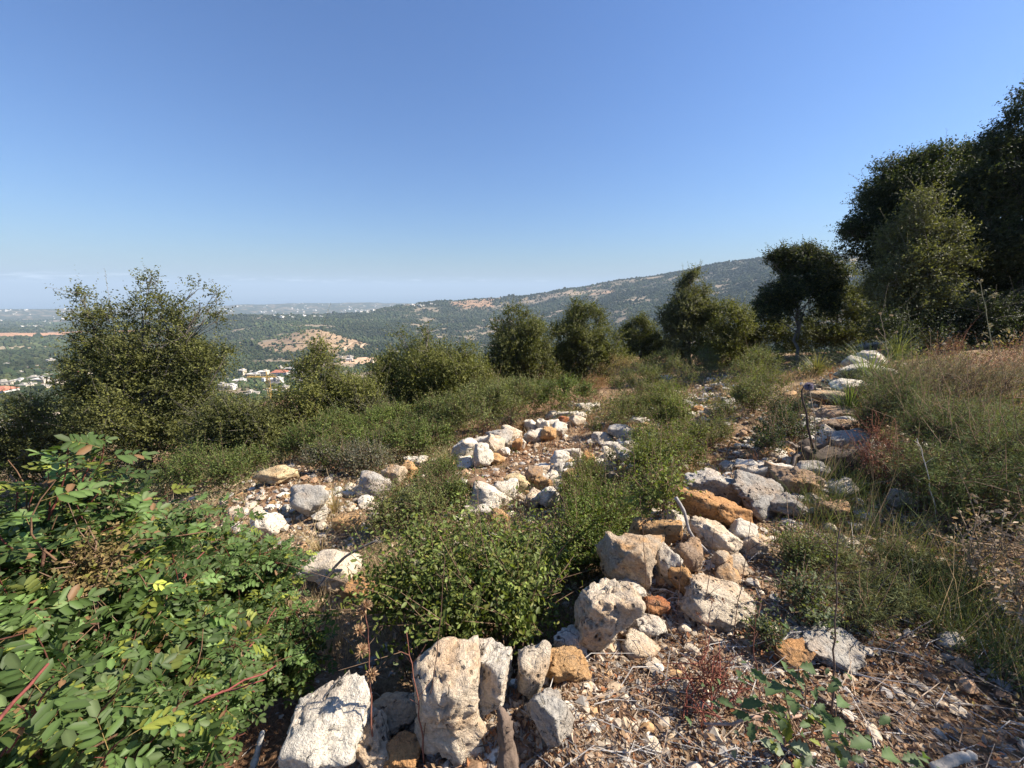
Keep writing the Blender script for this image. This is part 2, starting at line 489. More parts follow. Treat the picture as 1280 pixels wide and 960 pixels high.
def ground_mat():
    m, nt, out = new_mat('earth')
    at_ = N(nt, 'ShaderNodeAttribute'); at_.attribute_name = 'tint'
    tcn = N(nt, 'ShaderNodeTexCoord')
    v = tcn.outputs['Object']
    a = noise_n(nt, v, 3, 8, .7); b_ = noise_n(nt, v, 40, 6, .7); d = noise_n(nt, v, .05, 8, .75)
    c = mix(nt, 1.0, at_.outputs['Color'], mix(nt, ramp(nt, a, .3, .7), (.65, .62, .6), (1.35, 1.3, 1.25)), 'MULTIPLY')
    c = mix(nt, 1.0, c, mix(nt, ramp(nt, b_, .35, .65), (.55, .52, .5), (1.45, 1.4, 1.35)), 'MULTIPLY')
    c = mix(nt, 1.0, c, mix(nt, ramp(nt, d, .35, .65), (.7, .72, .7), (1.3, 1.27, 1.25)), 'MULTIPLY')
    p = N(nt, 'ShaderNodeBsdfPrincipled', Roughness=.95); p.inputs['Specular IOR Level'].default_value = .1
    nt.links.new(c, p.inputs['Base Color'])
    bb = N(nt, 'ShaderNodeBump', Strength=.8, Distance=.02); nt.links.new(b_, bb.inputs['Height']); nt.links.new(bb.outputs[0], p.inputs['Normal'])
    nt.links.new(p.outputs[0], out.inputs['Surface'])
    return m
EARTH = ground_mat()

# ------------------------------------------------------------------ the ground, one sheet out to the coast
def phi_of(px): return math.atan((px - 640) / F_PX * cs)
def patch(phi, lr, px, R, wpx, wr, seed):
    """1 inside a ragged patch of land round a place."""
    d = ((phi - phi_of(px)) * F_PX / wpx) ** 2 + ((lr - math.log(R)) / wr) ** 2
    return d
def land_colour(x, y):
    R = np.hypot(x, y); phi = np.arctan2(x, y); lr = np.log(np.maximum(R, .3))
    n1 = fbm(x / 90, y / 90, oct=5, seed=31); n2 = fbm(x / 25, y / 25, oct=4, seed=41)
    green = np.array([.050, .062, .036]); tan = np.array([.26, .22, .165]); pale = np.array([.42, .37, .30])
    k = sstep(.15 - .35 * (R < 1150) * (x < -20), 1.25 - .35 * (R < 1150) * (x < -20), n1 + .7 * n2 + .35 * fbm(x / 9, y / 9, oct=3, seed=43))[..., None]
    c = green * (1 - k) + tan * k
    near_soil = np.array([.19, .12, .075]); straw = np.array([.30, .23, .155])
    m = fbm(x * .6, y * .6, oct=4, seed=51)
    kk = sstep(-.4, .6, m)[..., None]
    nc = near_soil * (1 - kk) + straw * kk
    w = sstep(20, 70, R)[..., None]
    c = nc * (1 - w) + c * w
    wob = .35 * fbm(x / 60, y / 60, oct=3, seed=61)
    for (px, Rr, wp, wr, col) in ((386, 1270, 54, .12, (.29, .22, .15)), (30, 1750, 70, .05, (.30, .26, .18)), (30, 2450, 70, .09, (.44, .27, .17)), (445, 960, 24, .06, (.55, .40, .28)),
                                  (592, 2480, 28, .05, (.34, .23, .15)), (700, 2440, 50, .022, (.34, .28, .21)), (755, 2350, 18, .025, (.40, .29, .2)),
                                  (330, 640, 75, .09, (.42, .35, .27)), (10, 650, 40, .1, (.40, .34, .27)), (15, 330, 30, .12, (.45, .4, .33)), (90, 720, 40, .07, (.40, .33, .25)),
                                  (540, 560, 60, .1, (.38, .32, .24)), (30, 1500, 70, .05, (.36, .33, .24))):
        d = patch(phi, lr, px, Rr, wp, wr, 0) + wob
        q = sstep(1.05, .75, d)[..., None]
        c = c * (1 - q) + np.array(col) * q
    return c

def build_ground():
    front = np.linspace(-math.radians(66), math.radians(66), 620)
    back = np.linspace(math.radians(66), math.radians(294), 60)[1:-1]
    ph = np.r_[front, back]
    rr = np.exp(np.linspace(math.log(.25), math.log(14000), 900))
    R, Pp = np.meshgrid(rr, ph, indexing='ij')
    x, y = (R * np.sin(Pp)).ravel(), (R * np.cos(Pp)).ravel()
    z = Z(x, y)
    V = np.c_[x, y, z]
    n, m = len(rr), len(ph)
    i = np.arange(n - 1)[:, None] * m; j = np.arange(m)[None]; k = (j + 1) % m
    F = np.stack([i + j, i + k, i + m + k, i + m + j], -1).reshape(-1, 4)[:, ::-1]
    V = np.r_[V, [[0, 0, float(Z(np.array([0.01]), np.array([0.01]))[0])]]]
    j = np.arange(m)
    F3 = np.stack([np.full(m, n * m), (j + 1) % m, j], -1)[:, ::-1]
    me = make_mesh('ground', V, [F3[:, ::-1], F], EARTH, land_colour(V[:, 0], V[:, 1]), True)
    me.materials[0] = EARTH
    o = bpy.data.objects.new('ground', me); C.objects.link(o); tag(o, kind='structure')
build_ground()

m, nt, out = new_mat('sea_water')
p = N(nt, 'ShaderNodeBsdfPrincipled', Roughness=.25); p.inputs['Base Color'].default_value = (.02, .06, .10, 1)
tcn = N(nt, 'ShaderNodeTexCoord'); bb = N(nt, 'ShaderNodeBump', Strength=.5, Distance=2.0)
nt.links.new(noise_n(nt, tcn.outputs['Object'], .02, 6, .6), bb.inputs['Height']); nt.links.new(bb.outputs[0], p.inputs['Normal'])
nt.links.new(p.outputs[0], out.inputs['Surface'])
a = np.linspace(0, 2 * math.pi, 97)[:-1]
V = np.r_[np.c_[8500 * np.cos(a), 8500 * np.sin(a), np.full(96, SEA)], np.c_[45000 * np.cos(a), 45000 * np.sin(a), np.full(96, SEA)]]
j = np.arange(96)
me = make_mesh('sea', V, [np.stack([j, 96 + j, 96 + (j + 1) % 96, (j + 1) % 96], -1)], m)
o = bpy.data.objects.new('sea', me); C.objects.link(o); tag(o, kind='structure')

# haze: even air from the camera out to sea
m, nt, out = new_mat('haze_air')
pv = N(nt, 'ShaderNodeVolumePrincipled'); pv.inputs['Color'].default_value = (.57, .73, .90, 1)
pv.inputs['Density'].default_value = 1.1e-4; pv.inputs['Anisotropy'].default_value = .0
nt.links.new(pv.outputs[0], out.inputs['Volume'])
b = MB(); b.box((0, 0, (420 + SEA - 60) / 2), (92000, 92000, 420 - (SEA - 60)))
o = b.build('haze', m); tag(o, kind='stuff')

# dirt roads and tracks across the valley
def road(name, pts, width, col, lift=.6):
    P = []
    for (px, py) in pts:
        h, t = hit(px, py, 120)
        if h is not None: P.append(h[:2])
    if len(P) < 2: return
    P = np.array(P); d = np.r_[0, np.cumsum(np.hypot(*np.diff(P, axis=0).T))]
    s = np.linspace(0, d[-1], max(8, int(d[-1] / 14)))
    x, y = np.interp(s, d, P[:, 0]), np.interp(s, d, P[:, 1])
    for _ in range(4):
        x[1:-1] = (x[:-2] + x[1:-1] * 2 + x[2:]) / 4; y[1:-1] = (y[:-2] + y[1:-1] * 2 + y[2:]) / 4
    T = nrm(np.c_[np.gradient(x), np.gradient(y)]); Nn = np.c_[-T[:, 1], T[:, 0]]
    rows = []
    for q in (-1, 0, 1):
        xx, yy = x + Nn[:, 0] * q * width / 2, y + Nn[:, 1] * q * width / 2
        rows.append(np.c_[xx, yy, Z(xx, yy)])
    zm = np.max([r[:, 2] for r in rows], axis=0) + lift
    V = np.concatenate([np.c_[r[:, :2], zm] for r in rows]); n = len(s)
    i = np.arange(n - 1)
    F = np.r_[np.stack([i, n + i, n + i + 1, i + 1], -1), np.stack([n + i, 2 * n + i, 2 * n + i + 1, n + i + 1], -1)]
    me = make_mesh(name, V, [F[:, ::-1]], EARTH, np.array(col), True)
    o = bpy.data.objects.new(name, me); C.objects.link(o); tag(o, kind='structure')
for pts, w, c in [([(0, 451), (40, 450), (60, 452), (95, 448)], 14, (.5, .42, .32)), ([(20, 470), (40, 460), (55, 452)], 14, (.5, .42, .32)),
                  ([(640, 392), (670, 384), (700, 380), (740, 384)], 10, (.42, .35, .27)), ([(780, 384), (800, 378), (830, 370), (860, 364)], 9, (.42, .35, .27)),
                  ([(640, 379), (690, 368), (740, 362), (800, 357), (850, 352)], 9, (.42, .35, .27)),
                  ([(425, 440), (445, 428), (462, 428), (450, 437), (490, 436)], 9, (.55, .42, .30)), ([(270, 478), (300, 482), (330, 484), (370, 478), (420, 470)], 8, (.45, .40, .34)),
                  ([(860, 368), (900, 360), (940, 352)], 9, (.42, .35, .27)), ([(280, 440), (330, 436), (360, 430), (400, 432)], 8, (.42, .35, .27))]:
    road('dirt_road', pts, w, c)

# ------------------------------------------------------------------ far woods (one mass)
ICO_V = None
def ico():
    t = (1 + 5 ** .5) / 2
    v = nrm(np.array([(-1, t, 0), (1, t, 0), (-1, -t, 0), (1, -t, 0), (0, -1, t), (0, 1, t), (0, -1, -t), (0, 1, -t), (t, 0, -1), (t, 0, 1), (-t, 0, -1), (-t, 0, 1)], float))
    f = np.array([(0, 11, 5), (0, 5, 1), (0, 1, 7), (0, 7, 10), (0, 10, 11), (1, 5, 9), (5, 11, 4), (11, 10, 2), (10, 7, 6), (7, 1, 8), (3, 9, 4), (3, 4, 2), (3, 2, 6), (3, 6, 8), (3, 8, 9),
                  (4, 9, 5), (2, 4, 11), (6, 2, 10), (8, 6, 7), (9, 8, 1)])
    return v, f
ICO_V, ICO_F = ico()
def blobs(P, r, sq, col, rng, jit=.28):
    n = len(P)
    s = r[:, None, None] * (1 + jit * rng.uniform(-1, 1, (n, 12, 1)))
    V = P[:, None] + ICO_V[None] * s * np.array([1, 1, 1.0]) * np.stack([np.ones(n), np.ones(n), sq], -1)[:, None]
    F = ICO_F[None] + (np.arange(n) * 12)[:, None, None]
    c = np.repeat(col, 12, axis=0)
    return V.reshape(-1, 3), F.reshape(-1, 3), c

def build_forest():
    rng = np.random.default_rng(5)
    n = 300000
    R = np.exp(rng.uniform(math.log(330), math.log(5200), n))
    ph = rng.uniform(-math.radians(57), math.radians(50), n)
    x, y = R * np.sin(ph), R * np.cos(ph); lr = np.log(R)
    d = fbm(x / 90, y / 90, oct=5, seed=31) + .5 * fbm(x / 25, y / 25, oct=4, seed=41)
    keep = d < np.where((R < 1150) & (x < -20), .3, .66) + .5 * rng.normal(0, .5, n)
    wob = .35 * fbm(x / 60, y / 60, oct=3, seed=61)
    for (px, Rr, wp, wr, pr) in ((386, 1270, 54, .12, .22), (30, 1750, 70, .05, .3), (30, 2450, 70, .09, .02), (445, 960, 24, .06, .1), (592, 2480, 28, .04, .3), (700, 2420, 60, .03, .4), (755, 2350, 22, .03, .3),
                             (330, 640, 75, .09, .35), (10, 650, 40, .1, .35), (15, 330, 30, .12, .3), (90, 720, 40, .07, .3), (540, 560, 60, .1, .5)):
        dd = patch(ph, lr, px, Rr, wp, wr, 0) + wob
        keep &= ~((dd < .9) & (rng.uniform(0, 1, n) > pr))
    keep &= rng.uniform(0, 1, n) < np.where(R > 1700, .95, .7)
    x, y, R = x[keep], y[keep], R[keep]; n = len(x)
    z = Z(x, y)
    r = np.exp(rng.normal(math.log(2.2), .35, n)) * np.clip(R / 900, .9, 2.4) ** .55
    sq = rng.uniform(.7, 1.25, n)
    g = rng.uniform(0, 1, (n, 1)); yb = np.clip(rng.normal(.3, .3, (n, 1)), 0, 1)
    col = (np.array([.030, .046, .022]) * (1 - yb) + np.array([.075, .080, .036]) * yb) * (.7 + .7 * g) * np.exp(.45 * fbm(x / 170, y / 170, oct=3, seed=88))[:, None]
    V, F, c = blobs(np.c_[x, y, z + r * .45], r, sq, col, rng)
    me = make_mesh('distant_woodland', V, [F], DRYFOL, c)
    o = bpy.data.objects.new('distant_woodland', me); C.objects.link(o)
    tag(o, 'dark green oak and pine woodland covering the far slopes', 'woodland', kind='stuff')
    # nearer scrub wood below the terraces: leafy clumps
    n = 2600
    R = np.exp(rng.uniform(math.log(38), math.log(340), n)); ph = rng.uniform(-math.radians(57), math.radians(30), n)
    x, y = R * np.sin(ph), R * np.cos(ph)
    k = (fbm(x / 22, y / 22, oct=3, seed=71) > -.25); x, y, R = x[k], y[k], R[k]; n = len(x)
    r = np.exp(rng.normal(math.log(1.5), .3, n)); z = Z(x, y)
    m_ = 90
    dirs = nrm(rng.normal(0, 1, (n, m_, 3))); dirs[..., 2] = np.abs(dirs[..., 2]) * 1.0 - .15
    rad = r[:, None] * rng.uniform(.55, 1.0, (n, m_)) * (1 + .25 * fbm(dirs[..., 0] * 2 + x[:, None], dirs[..., 1] * 2 + y[:, None], dirs[..., 2] * 2, oct=2))
    P = np.stack([x, y, z + r * .3], -1)[:, None] + dirs * rad[..., None]
    D = rng.normal(0, 1, (n, m_, 3)) ; Nn = dirs + rng.normal(0, .5, (n, m_, 3))
    base = np.array([.055, .072, .030]) * rng.uniform(.6, 1.5, (n, 1, 1)) * rng.uniform(.7, 1.4, (n, m_, 1))
    mb = MB(); L = (r[:, None] * rng.uniform(.25, .5, (n, m_))).ravel()
    mb.leaves(P.reshape(-1, 3), D.reshape(-1, 3), Nn.reshape(-1, 3), L, L * .7, DIAMOND, base.reshape(-1, 3))
    o = mb.build('hillside_scrub', LEAF); tag(o, 'green scrub wood on the slope falling away below the terraces', 'scrub', kind='stuff')

DRYFOL = tint_mat('distant_foliage', .95, 0, .5, .05)
build_forest()

# ------------------------------------------------------------------ houses and the crane in the valley
ROOF_C = {'red': (.42, .17, .11), 'flat': (.62, .58, .52), 'orange': (.52, .24, .12)}
def house(px, py, w, d, h, rot, wallc, roof, label, storeys=2, group='village houses in the valley', parts=True, tmin=120):
    P, t = hit(px, py, tmin)
    if P is None: return
    root = empty('house', P, label, 'house', group)
    b = MB(); b.box((0, 0, h / 2 - 1), (w, d, h + 2), rot, wallc)
    Rm = np.array([[math.cos(rot), -math.sin(rot)], [math.sin(rot), math.cos(rot)]])
    def L(x, y, z): q = Rm @ np.array([x, y]); return (q[0], q[1], z)
    if roof == 'flat':
        b.box(L(w * .2, d * .1, h + 1.1), (w * .3, d * .35, 2.2), rot, wallc)      # stair head
    b.build('wall', PAINT, root, loc=(0, 0, 0))
    r = MB()
    if roof == 'flat':
        r.box((0, 0, h + .18), (w + .8, d + .8, .35), rot, ROOF_C['flat'])
    else:
        a = np.array([(-w / 2 - .5, -d / 2 - .5, h), (w / 2 + .5, -d / 2 - .5, h), (w / 2 + .5, d / 2 + .5, h), (-w / 2 - .5, d / 2 + .5, h), (-w / 4, 0, h + d * .26), (w / 4, 0, h + d * .26)])
        V = np.array([L(*q) for q in a])
        r.add(V, [(3, 0, 4), (1, 2, 5)], [(0, 1, 5, 4), (2, 3, 4, 5), (3, 2, 1, 0)], ROOF_C[roof])
    r.build('roof', PAINT, root, loc=(0, 0, 0))
    nw = max(2, int(w / 4.5))
    for s in range(storeys):
        for i in range(nw):
            q = MB(); q.box(L(-w / 2 + (i + .5) * w / nw, -d / 2 - .03, (s + .55) * h / storeys), (1.5, .12, 1.5), rot, (.06, .07, .08))
            q.build('window', PAINT, root, loc=(0, 0, 0))
        for i in range(2):
            q = MB(); q.box(L(w / 2 + .03, -d / 4 + i * d / 2, (s + .55) * h / storeys), (.12, 1.5, 1.5), rot, (.06, .07, .08))
            q.build('window', PAINT, root, loc=(0, 0, 0))
WH, CR, GY, BG = (.60, .575, .53), (.62, .54, .42), (.42, .41, .40), (.55, .42, .30)
for a in [(351, 471, 26, 14, 9, .1, WH, 'red', 'long white house with a wide red tiled roof, largest in the village', 2),
          (330, 472, 15, 14, 11, .2, CR, 'flat', 'cream block with a flat roof just left of the wide red roof', 3),
          (317, 473, 18, 12, 8, -.1, GY, 'flat', 'low grey building further left of the wide red roof', 2),
          (346, 482, 15, 11, 10, .15, WH, 'flat', 'white house with grey front below the wide red roof', 2),
          (372, 478, 12, 10, 7, .1, GY, 'flat', 'small grey house right of the red roofed village house', 2),
          (300, 479, 14, 10, 5, .3, WH, 'flat', 'low white shed left of the yellow crane', 1),
          (303, 468, 10, 10, 8, 0, CR, 'flat', 'narrow beige house at the left end of the village', 2),
          (362, 464, 14, 9, 6, .2, WH, 'flat', 'white flat roofed house behind the wide red roof', 1),
          (288, 487, 11, 9, 5, .1, WH, 'flat', 'small pale house behind the crown of the left oak', 1),
          (106, 472, 14, 12, 8, .2, CR, 'red', 'cream house with a red tiled roof seen through the left oak', 2),
          (131, 475, 14, 11, 7, -.2, WH, 'red', 'white house with a red tiled roof at the edge of the left oak', 2),
          (4, 495, 16, 12, 6, .1, WH, 'red', 'white house with a bright red roof at the left picture edge', 1),
          (52, 478, 12, 10, 5, .3, GY, 'flat', 'low grey house among pale plots left of the left oak', 1),
          (24, 480, 12, 9, 5, .1, WH, 'flat', 'low white house above the bright red roof', 1),
          (540, 470, 14, 10, 5, .1, GY, 'flat', 'grey farm building half hidden behind the round dark shrub', 1),
          (437, 451, 14, 9, 5, .2, WH, 'flat', 'white shed in the field below the quarry', 1)]:
    house(*a)
for (px, py, w, h, c, lab) in [(583, 374.5, 22, 12, BG, 'brown stone building at the left end of the ridge hamlet'), (597, 374, 28, 9, (.5, .3, .2), 'wide terracotta building in the middle of the ridge hamlet'),
                               (612, 374, 20, 10, BG, 'tan building at the right end of the ridge hamlet'), (735, 362, 18, 12, (.5, .3, .18), 'orange walled house high on the wooded ridge'),
                               (762, 362, 26, 8, BG, 'long pale house on the bare terraces of the ridge'), (745, 360, 18, 9, CR, 'cream house between two others on the ridge terraces'),
                               (672, 380, 16, 7, CR, 'lone cream house on the slope below the ridge line')]:
    house(px, py, w, 14, h, .1, c, 'flat', lab, 2, 'houses on the long ridge', tmin=900)
_rng = np.random.default_rng(77)
SPOTS, SREG, SREG_N = [], [], []
WHERE = ['tiny pale house on the hazy hills at the far left', 'tiny pale house on the far coast right of the left oak', 'tiny pale house on the far coast above the bare knoll', 'tiny white house just left of where the ridge meets the sea haze',
         'tiny pale house on the wooded crest behind the bare knoll', 'tiny pale house on the plain above the orange field', 'tiny pale house far behind the crown of the left oak']
for (x0, x1, y0, y1, n) in ((0, 100, 383, 396, 26), (270, 400, 379, 391, 34), (400, 470, 381, 392, 26), (470, 545, 379, 384, 12), (340, 420, 388, 398, 12), (0, 110, 398, 410, 12), (100, 270, 384, 398, 18)):
    for _ in range(n): SPOTS.append((_rng.uniform(x0, x1), _rng.uniform(y0, y1))); SREG.append(len(SREG_N))
    SREG_N.append(1)
FAR_PROTO = None
for (px, py), si in zip(SPOTS, SREG):
    P, t = hit(px, py, 1800)
    if P is None: continue
    if FAR_PROTO is None:
        b = MB()
        b.box((0, 0, 4), (22, 15, 10), 0, (.78, .75, .70)); b.box((-4, 2, 10.6), (7, 6, 3.2), 0, (.7, .66, .6)); b.box((0, 0, 9.2), (23.4, 16.4, .5), 0, (.6, .56, .5))
        b.box((9, -9, 2.5), (8, 5, 6), 0, (.7, .6, .5))
        FAR_PROTO = b.build('house', PAINT, loc=(0, 0, 0)); o = FAR_PROTO
    else:
        o = FAR_PROTO.copy(); C.objects.link(o)
    s = _rng.uniform(.5, 1.25) * (1.0 if t > 4500 else .7)
    o.location = P; o.rotation_euler = (0, 0, _rng.uniform(0, 3.1)); o.scale = (s, s, s * _rng.uniform(.8, 1.5))
    tag(o, WHERE[si], 'house', 'pale houses on the far hills')

VPROTO = None
VW = [((0, 75, 452, 500, 12), 'small pale house scattered on the valley floor at the far left'), ((75, 160, 455, 480, 6), 'small pale house in the valley glimpsed by the left oak'), ((268, 420, 460, 500, 16), 'small pale outlying house around the red roofed village house'),
      ((420, 560, 440, 470, 10), 'small pale farm building near the quarry'), ((0, 70, 520, 560, 3), 'pale building low on the slope at the left picture edge')]
for (x0, x1, y0, y1, n), lab in VW:
    for _ in range(n):
        P, t = hit(_rng.uniform(x0, x1), _rng.uniform(y0, y1), 120)
        if P is None: continue
        if VPROTO is None:
            b = MB(); b.box((0, 0, 2.2), (11, 8, 6.4), 0, (.50, .45, .37)); b.box((-2, 1, 6.2), (4, 3, 2.2), 0, (.46, .42, .36)); b.box((0, 0, 5.45), (11.8, 8.8, .3), 0, (.38, .35, .31))
            for q_ in (-3.4, 0, 3.4): b.box((q_, -4.02, 3.3), (1.4, .1, 1.4), 0, (.08, .08, .09))
            VPROTO = b.build('house', PAINT, loc=(0, 0, 0)); o = VPROTO
        else:
            o = VPROTO.copy(); C.objects.link(o)
        q_ = _rng.uniform(.6, 1.25); o.location = P; o.rotation_euler = (0, 0, _rng.uniform(-.6, .6)); o.scale = (q_, q_, q_ * _rng.uniform(.8, 1.2))
        tag(o, lab, 'house', 'pale houses scattered in the valley')

def crane():
    P, t = hit(339, 506, 120)
    s = t / F_PX                                    # metres per pixel there
    H = 34 * s
    root = empty('tower_crane', P, 'yellow tower crane standing below the village', 'crane')
    col = (.50, .33, .08)
    w = 1.1
    m_ = MB()
    for sx, sy in ((-1, -1), (1, -1), (1, 1), (-1, 1)):
        m_.tube([(sx * w, sy * w, -1), (sx * w, sy * w, H)], .2, 4, col)
    k = int(H / 2.6)
    for i in range(k):
        z0, z1 = i * H / k, (i + 1) * H / k
        for (a, b_) in (((-w, -w), (w, -w)), ((w, -w), (w, w)), ((w, w), (-w, w)), ((-w, w), (-w, -w))):
            if i % 2: a, b_ = b_, a
            m_.tube([(*a, z0), (*b_, z1)], .12, 3, col); m_.tube([(*a, z1), (*b_, z1)], .12, 3, col)
    m_.build('mast', PAINT, root, loc=(0, 0, 0))
    for nm, L_, sg in (('jib', 15, -1), ('counter_jib', 7, 1)):
        q = MB()
        for off, zz in ((-.8, 0), (.8, 0), (0, 1.5)):
            q.tube([(0, off, H + 1 + zz), (sg * L_, off, H + 1 + zz)], .2, 4, col)
        for i in range(int(L_ / 2)):
            q.tube([(sg * i * 2, -.8, H + 1), (sg * (i * 2 + 1), 0, H + 2.5), (sg * (i * 2 + 2), -.8, H + 1)], .13, 3, col)
        q.build(nm, PAINT, root, loc=(0, 0, 0))
    q = MB(); q.box((-1.6, -1.6, H - .6), (2, 2, 2.4), 0, (.7, .7, .65)); q.build('cab', PAINT, root, loc=(0, 0, 0))
    q = MB(); q.tube([(0, 0, H), (0, 0, H + 5)], .4, 4, col); q.tube([(0, 0, H + 5), (-12, 0, H + 2.2)], .1, 3, col); q.tube([(0, 0, H + 5), (6, 0, H + 2.2)], .1, 3, col)
    q.build('tower_top', PAINT, root, loc=(0, 0, 0))
    q = MB(); q.box((6, 0, H - .3), (2, 2, 2.4), 0, (.35, .34, .32)); q.build('counterweight', PAINT, root, loc=(0, 0, 0))
crane()

# ------------------------------------------------------------------ plants
def shade_col(base, n, rng, var=.3, yellow=.15, ycol=(.16, .16, .035)):
    c = np.array(base) * np.exp(rng.normal(0, var, (n, 1)))
    y = (rng.uniform(0, 1, (n, 1)) < yellow) * rng.uniform(.3, 1, (n, 1))
    return c * (1 - y) + np.array(ycol) * y

def foliage(mb, lobes, n_twigs, leaf, base, rng, tl=(.18, .4), per=9, shell=.55, up=.35, clump=.30, cf=2.0, tm=DIAMOND, yellow=.12, wr=.55, var=.28, wood=None, ground=True, seed=0, droop=0, sub=20, sprays=0):
    c = np.array([l[0] for l in lobes]); r = np.array([l[1] for l in lobes], float)
    if r.ndim == 1: r = np.repeat(r[:, None], 3, 1)
    if sub:
        cc, rr_ = [c], [r * .66]
        for i in range(len(c)):
            dd = nrm(rng.normal(0, 1, (sub, 3))); dd[:, 2] = np.where(dd[:, 2] < -.3, -dd[:, 2], dd[:, 2])
            f = rng.uniform(.14, .34, (sub, 1))
            cc.append(c[i] + dd * r[i] * rng.uniform(.72, 1.04, (sub, 1))); rr_.append(np.ones((sub, 3)) * r[i] * f)
        c, r = np.concatenate(cc), np.concatenate(rr_)
    lobes = [(a_, b_) for a_, b_ in zip(c, r)]
    p = r.prod(1) ** (2 / 3)
    if sub: p[:len(p) // (sub + 1)] *= .35
    p /= p.sum()
    n = int(n_twigs * 2.4)
    k = rng.choice(len(lobes), n, p=p)
    d = nrm(rng.normal(0, 1, (n, 3)))
    rad = shell + (1 - shell) * rng.uniform(0, 1, n) ** .7
    rad *= 1 + .22 * fbm(d[:, 0] * 1.7 + k * 3.3, d[:, 1] * 1.7, d[:, 2] * 1.7, oct=3, seed=seed)
    P = c[k] + d * r[k] * rad[:, None]
    q = fbm(P[:, 0] * cf, P[:, 1] * cf, P[:, 2] * cf, oct=3, seed=seed + 3)
    keep = q > -clump - .25 + rng.uniform(0, .35, n)
    if ground:
        keep &= P[:, 2] > Z(P[:, 0], P[:, 1], False) + .02
    P, d, k, q = P[keep][:n_twigs], d[keep][:n_twigs], k[keep][:n_twigs], q[keep][:n_twigs]
    n = len(P)
    D = nrm(d * .8 + np.array([0, 0, up]) + rng.normal(0, .5, (n, 3)))
    L = rng.uniform(tl[0], tl[1], n)
    s = (np.arange(per) + .5) / per
    jit = rng.uniform(-.03, .03, (n, per))
    bend = rng.normal(0, .25, (n, 3)) - np.array([0, 0, droop])
    st = (s[None] + jit)[..., None]
    LP = P[:, None] + D[:, None] * L[:, None, None] * st + bend[:, None] * L[:, None, None] * st ** 2
    side = nrm(np.cross(np.broadcast_to(D[:, None], LP.shape), rng.normal(0, 1, LP.shape)))
    LD = D[:, None] * .55 + side
    LN = np.array([0, 0, .55]) + rng.normal(0, .42, LP.shape) + (d + rng.normal(0, .35, d.shape))[:, None] * .75
    m_ = n * per
    sz = leaf * rng.uniform(.65, 1.25, m_)
    tw = np.repeat(np.exp(rng.normal(0, .16, (n, 1))) * (1 + .22 * np.clip(q[:, None], -1, 1)), per, 0)
    col = shade_col(base, m_, rng, var, yellow) * tw
    mb.leaves(LP.reshape(-1, 3), LD.reshape(-1, 3), LN.reshape(-1, 3), sz, sz * wr, tm, col)
    if sprays and n > 20:
        hi_ = np.argsort(-(P[:, 2] + rng.uniform(0, .5, n) * (P[:, 2].max() - P[:, 2].min())))[:max(20, n // 4)]
        out_ = hi_[rng.integers(0, len(hi_), sprays)]
        for i in out_:
            D1 = nrm((d[i] * .5 + np.array([0, 0, 1.0]) + rng.normal(0, .3, 3))[None])[0]; L1 = L[i] * rng.uniform(1.2, 2.4); k1 = per * 3
            u = (np.arange(k1) + .5)[:, None] / k1; bd = rng.normal(0, .2, 3)
            Q = P[i] + D1 * L1 * u + bd * L1 * u ** 2
            sd = nrm(rng.normal(0, 1, (k1, 3))); z1 = leaf * rng.uniform(.5, 1.05, k1) * (1.1 - .5 * u[:, 0])
            mb.leaves(Q + sd * z1[:, None] * .2, sd + D1 * .7, rng.normal(0, .5, (k1, 3)) + np.array([0, 0, .6]), z1, z1 * wr, tm, shade_col(base, k1, rng, .2, yellow) * 1.12)
            if wood is not None: wood[0].tube([P[i] - D1 * L1 * .3, P[i] + D1 * L1 * .5 + bd * L1 * .25, P[i] + D1 * L1 + bd * L1], [.005 * wood[2], .0035 * wood[2], .0015 * wood[2]], 3, wood[3], False)
    if wood is not None:
        sel = rng.choice(n, min(n, wood[1]), replace=False)
        for i in sel:
            wood[0].tube(np.array([P[i] - D[i] * L[i] * .5, P[i] + D[i] * L[i] * .4 + bend[i] * L[i] * .16, P[i] + D[i] * L[i] + bend[i] * L[i]]), [.006 * wood[2], .004 * wood[2], .002 * wood[2]], 3, wood[3], False)
    return P

def limb(mb, a, b, r0, r1, rng, col, sides=6, n=6, wob=.08):
    s = np.linspace(0, 1, n)[:, None]
    a, b = np.array(a), np.array(b)
    L = np.linalg.norm(b - a)
    pts = a + (b - a) * s + np.sin(s * math.pi) * rng.normal(0, wob, 3) * L + np.array([0, 0, .06 * L]) * np.sin(s * math.pi)
    pts[1:-1] += rng.normal(0, .02 * L, (n - 2, 3))
    mb.tube(pts, r0 + (r1 - r0) * s[:, 0], sides, col)
    return pts

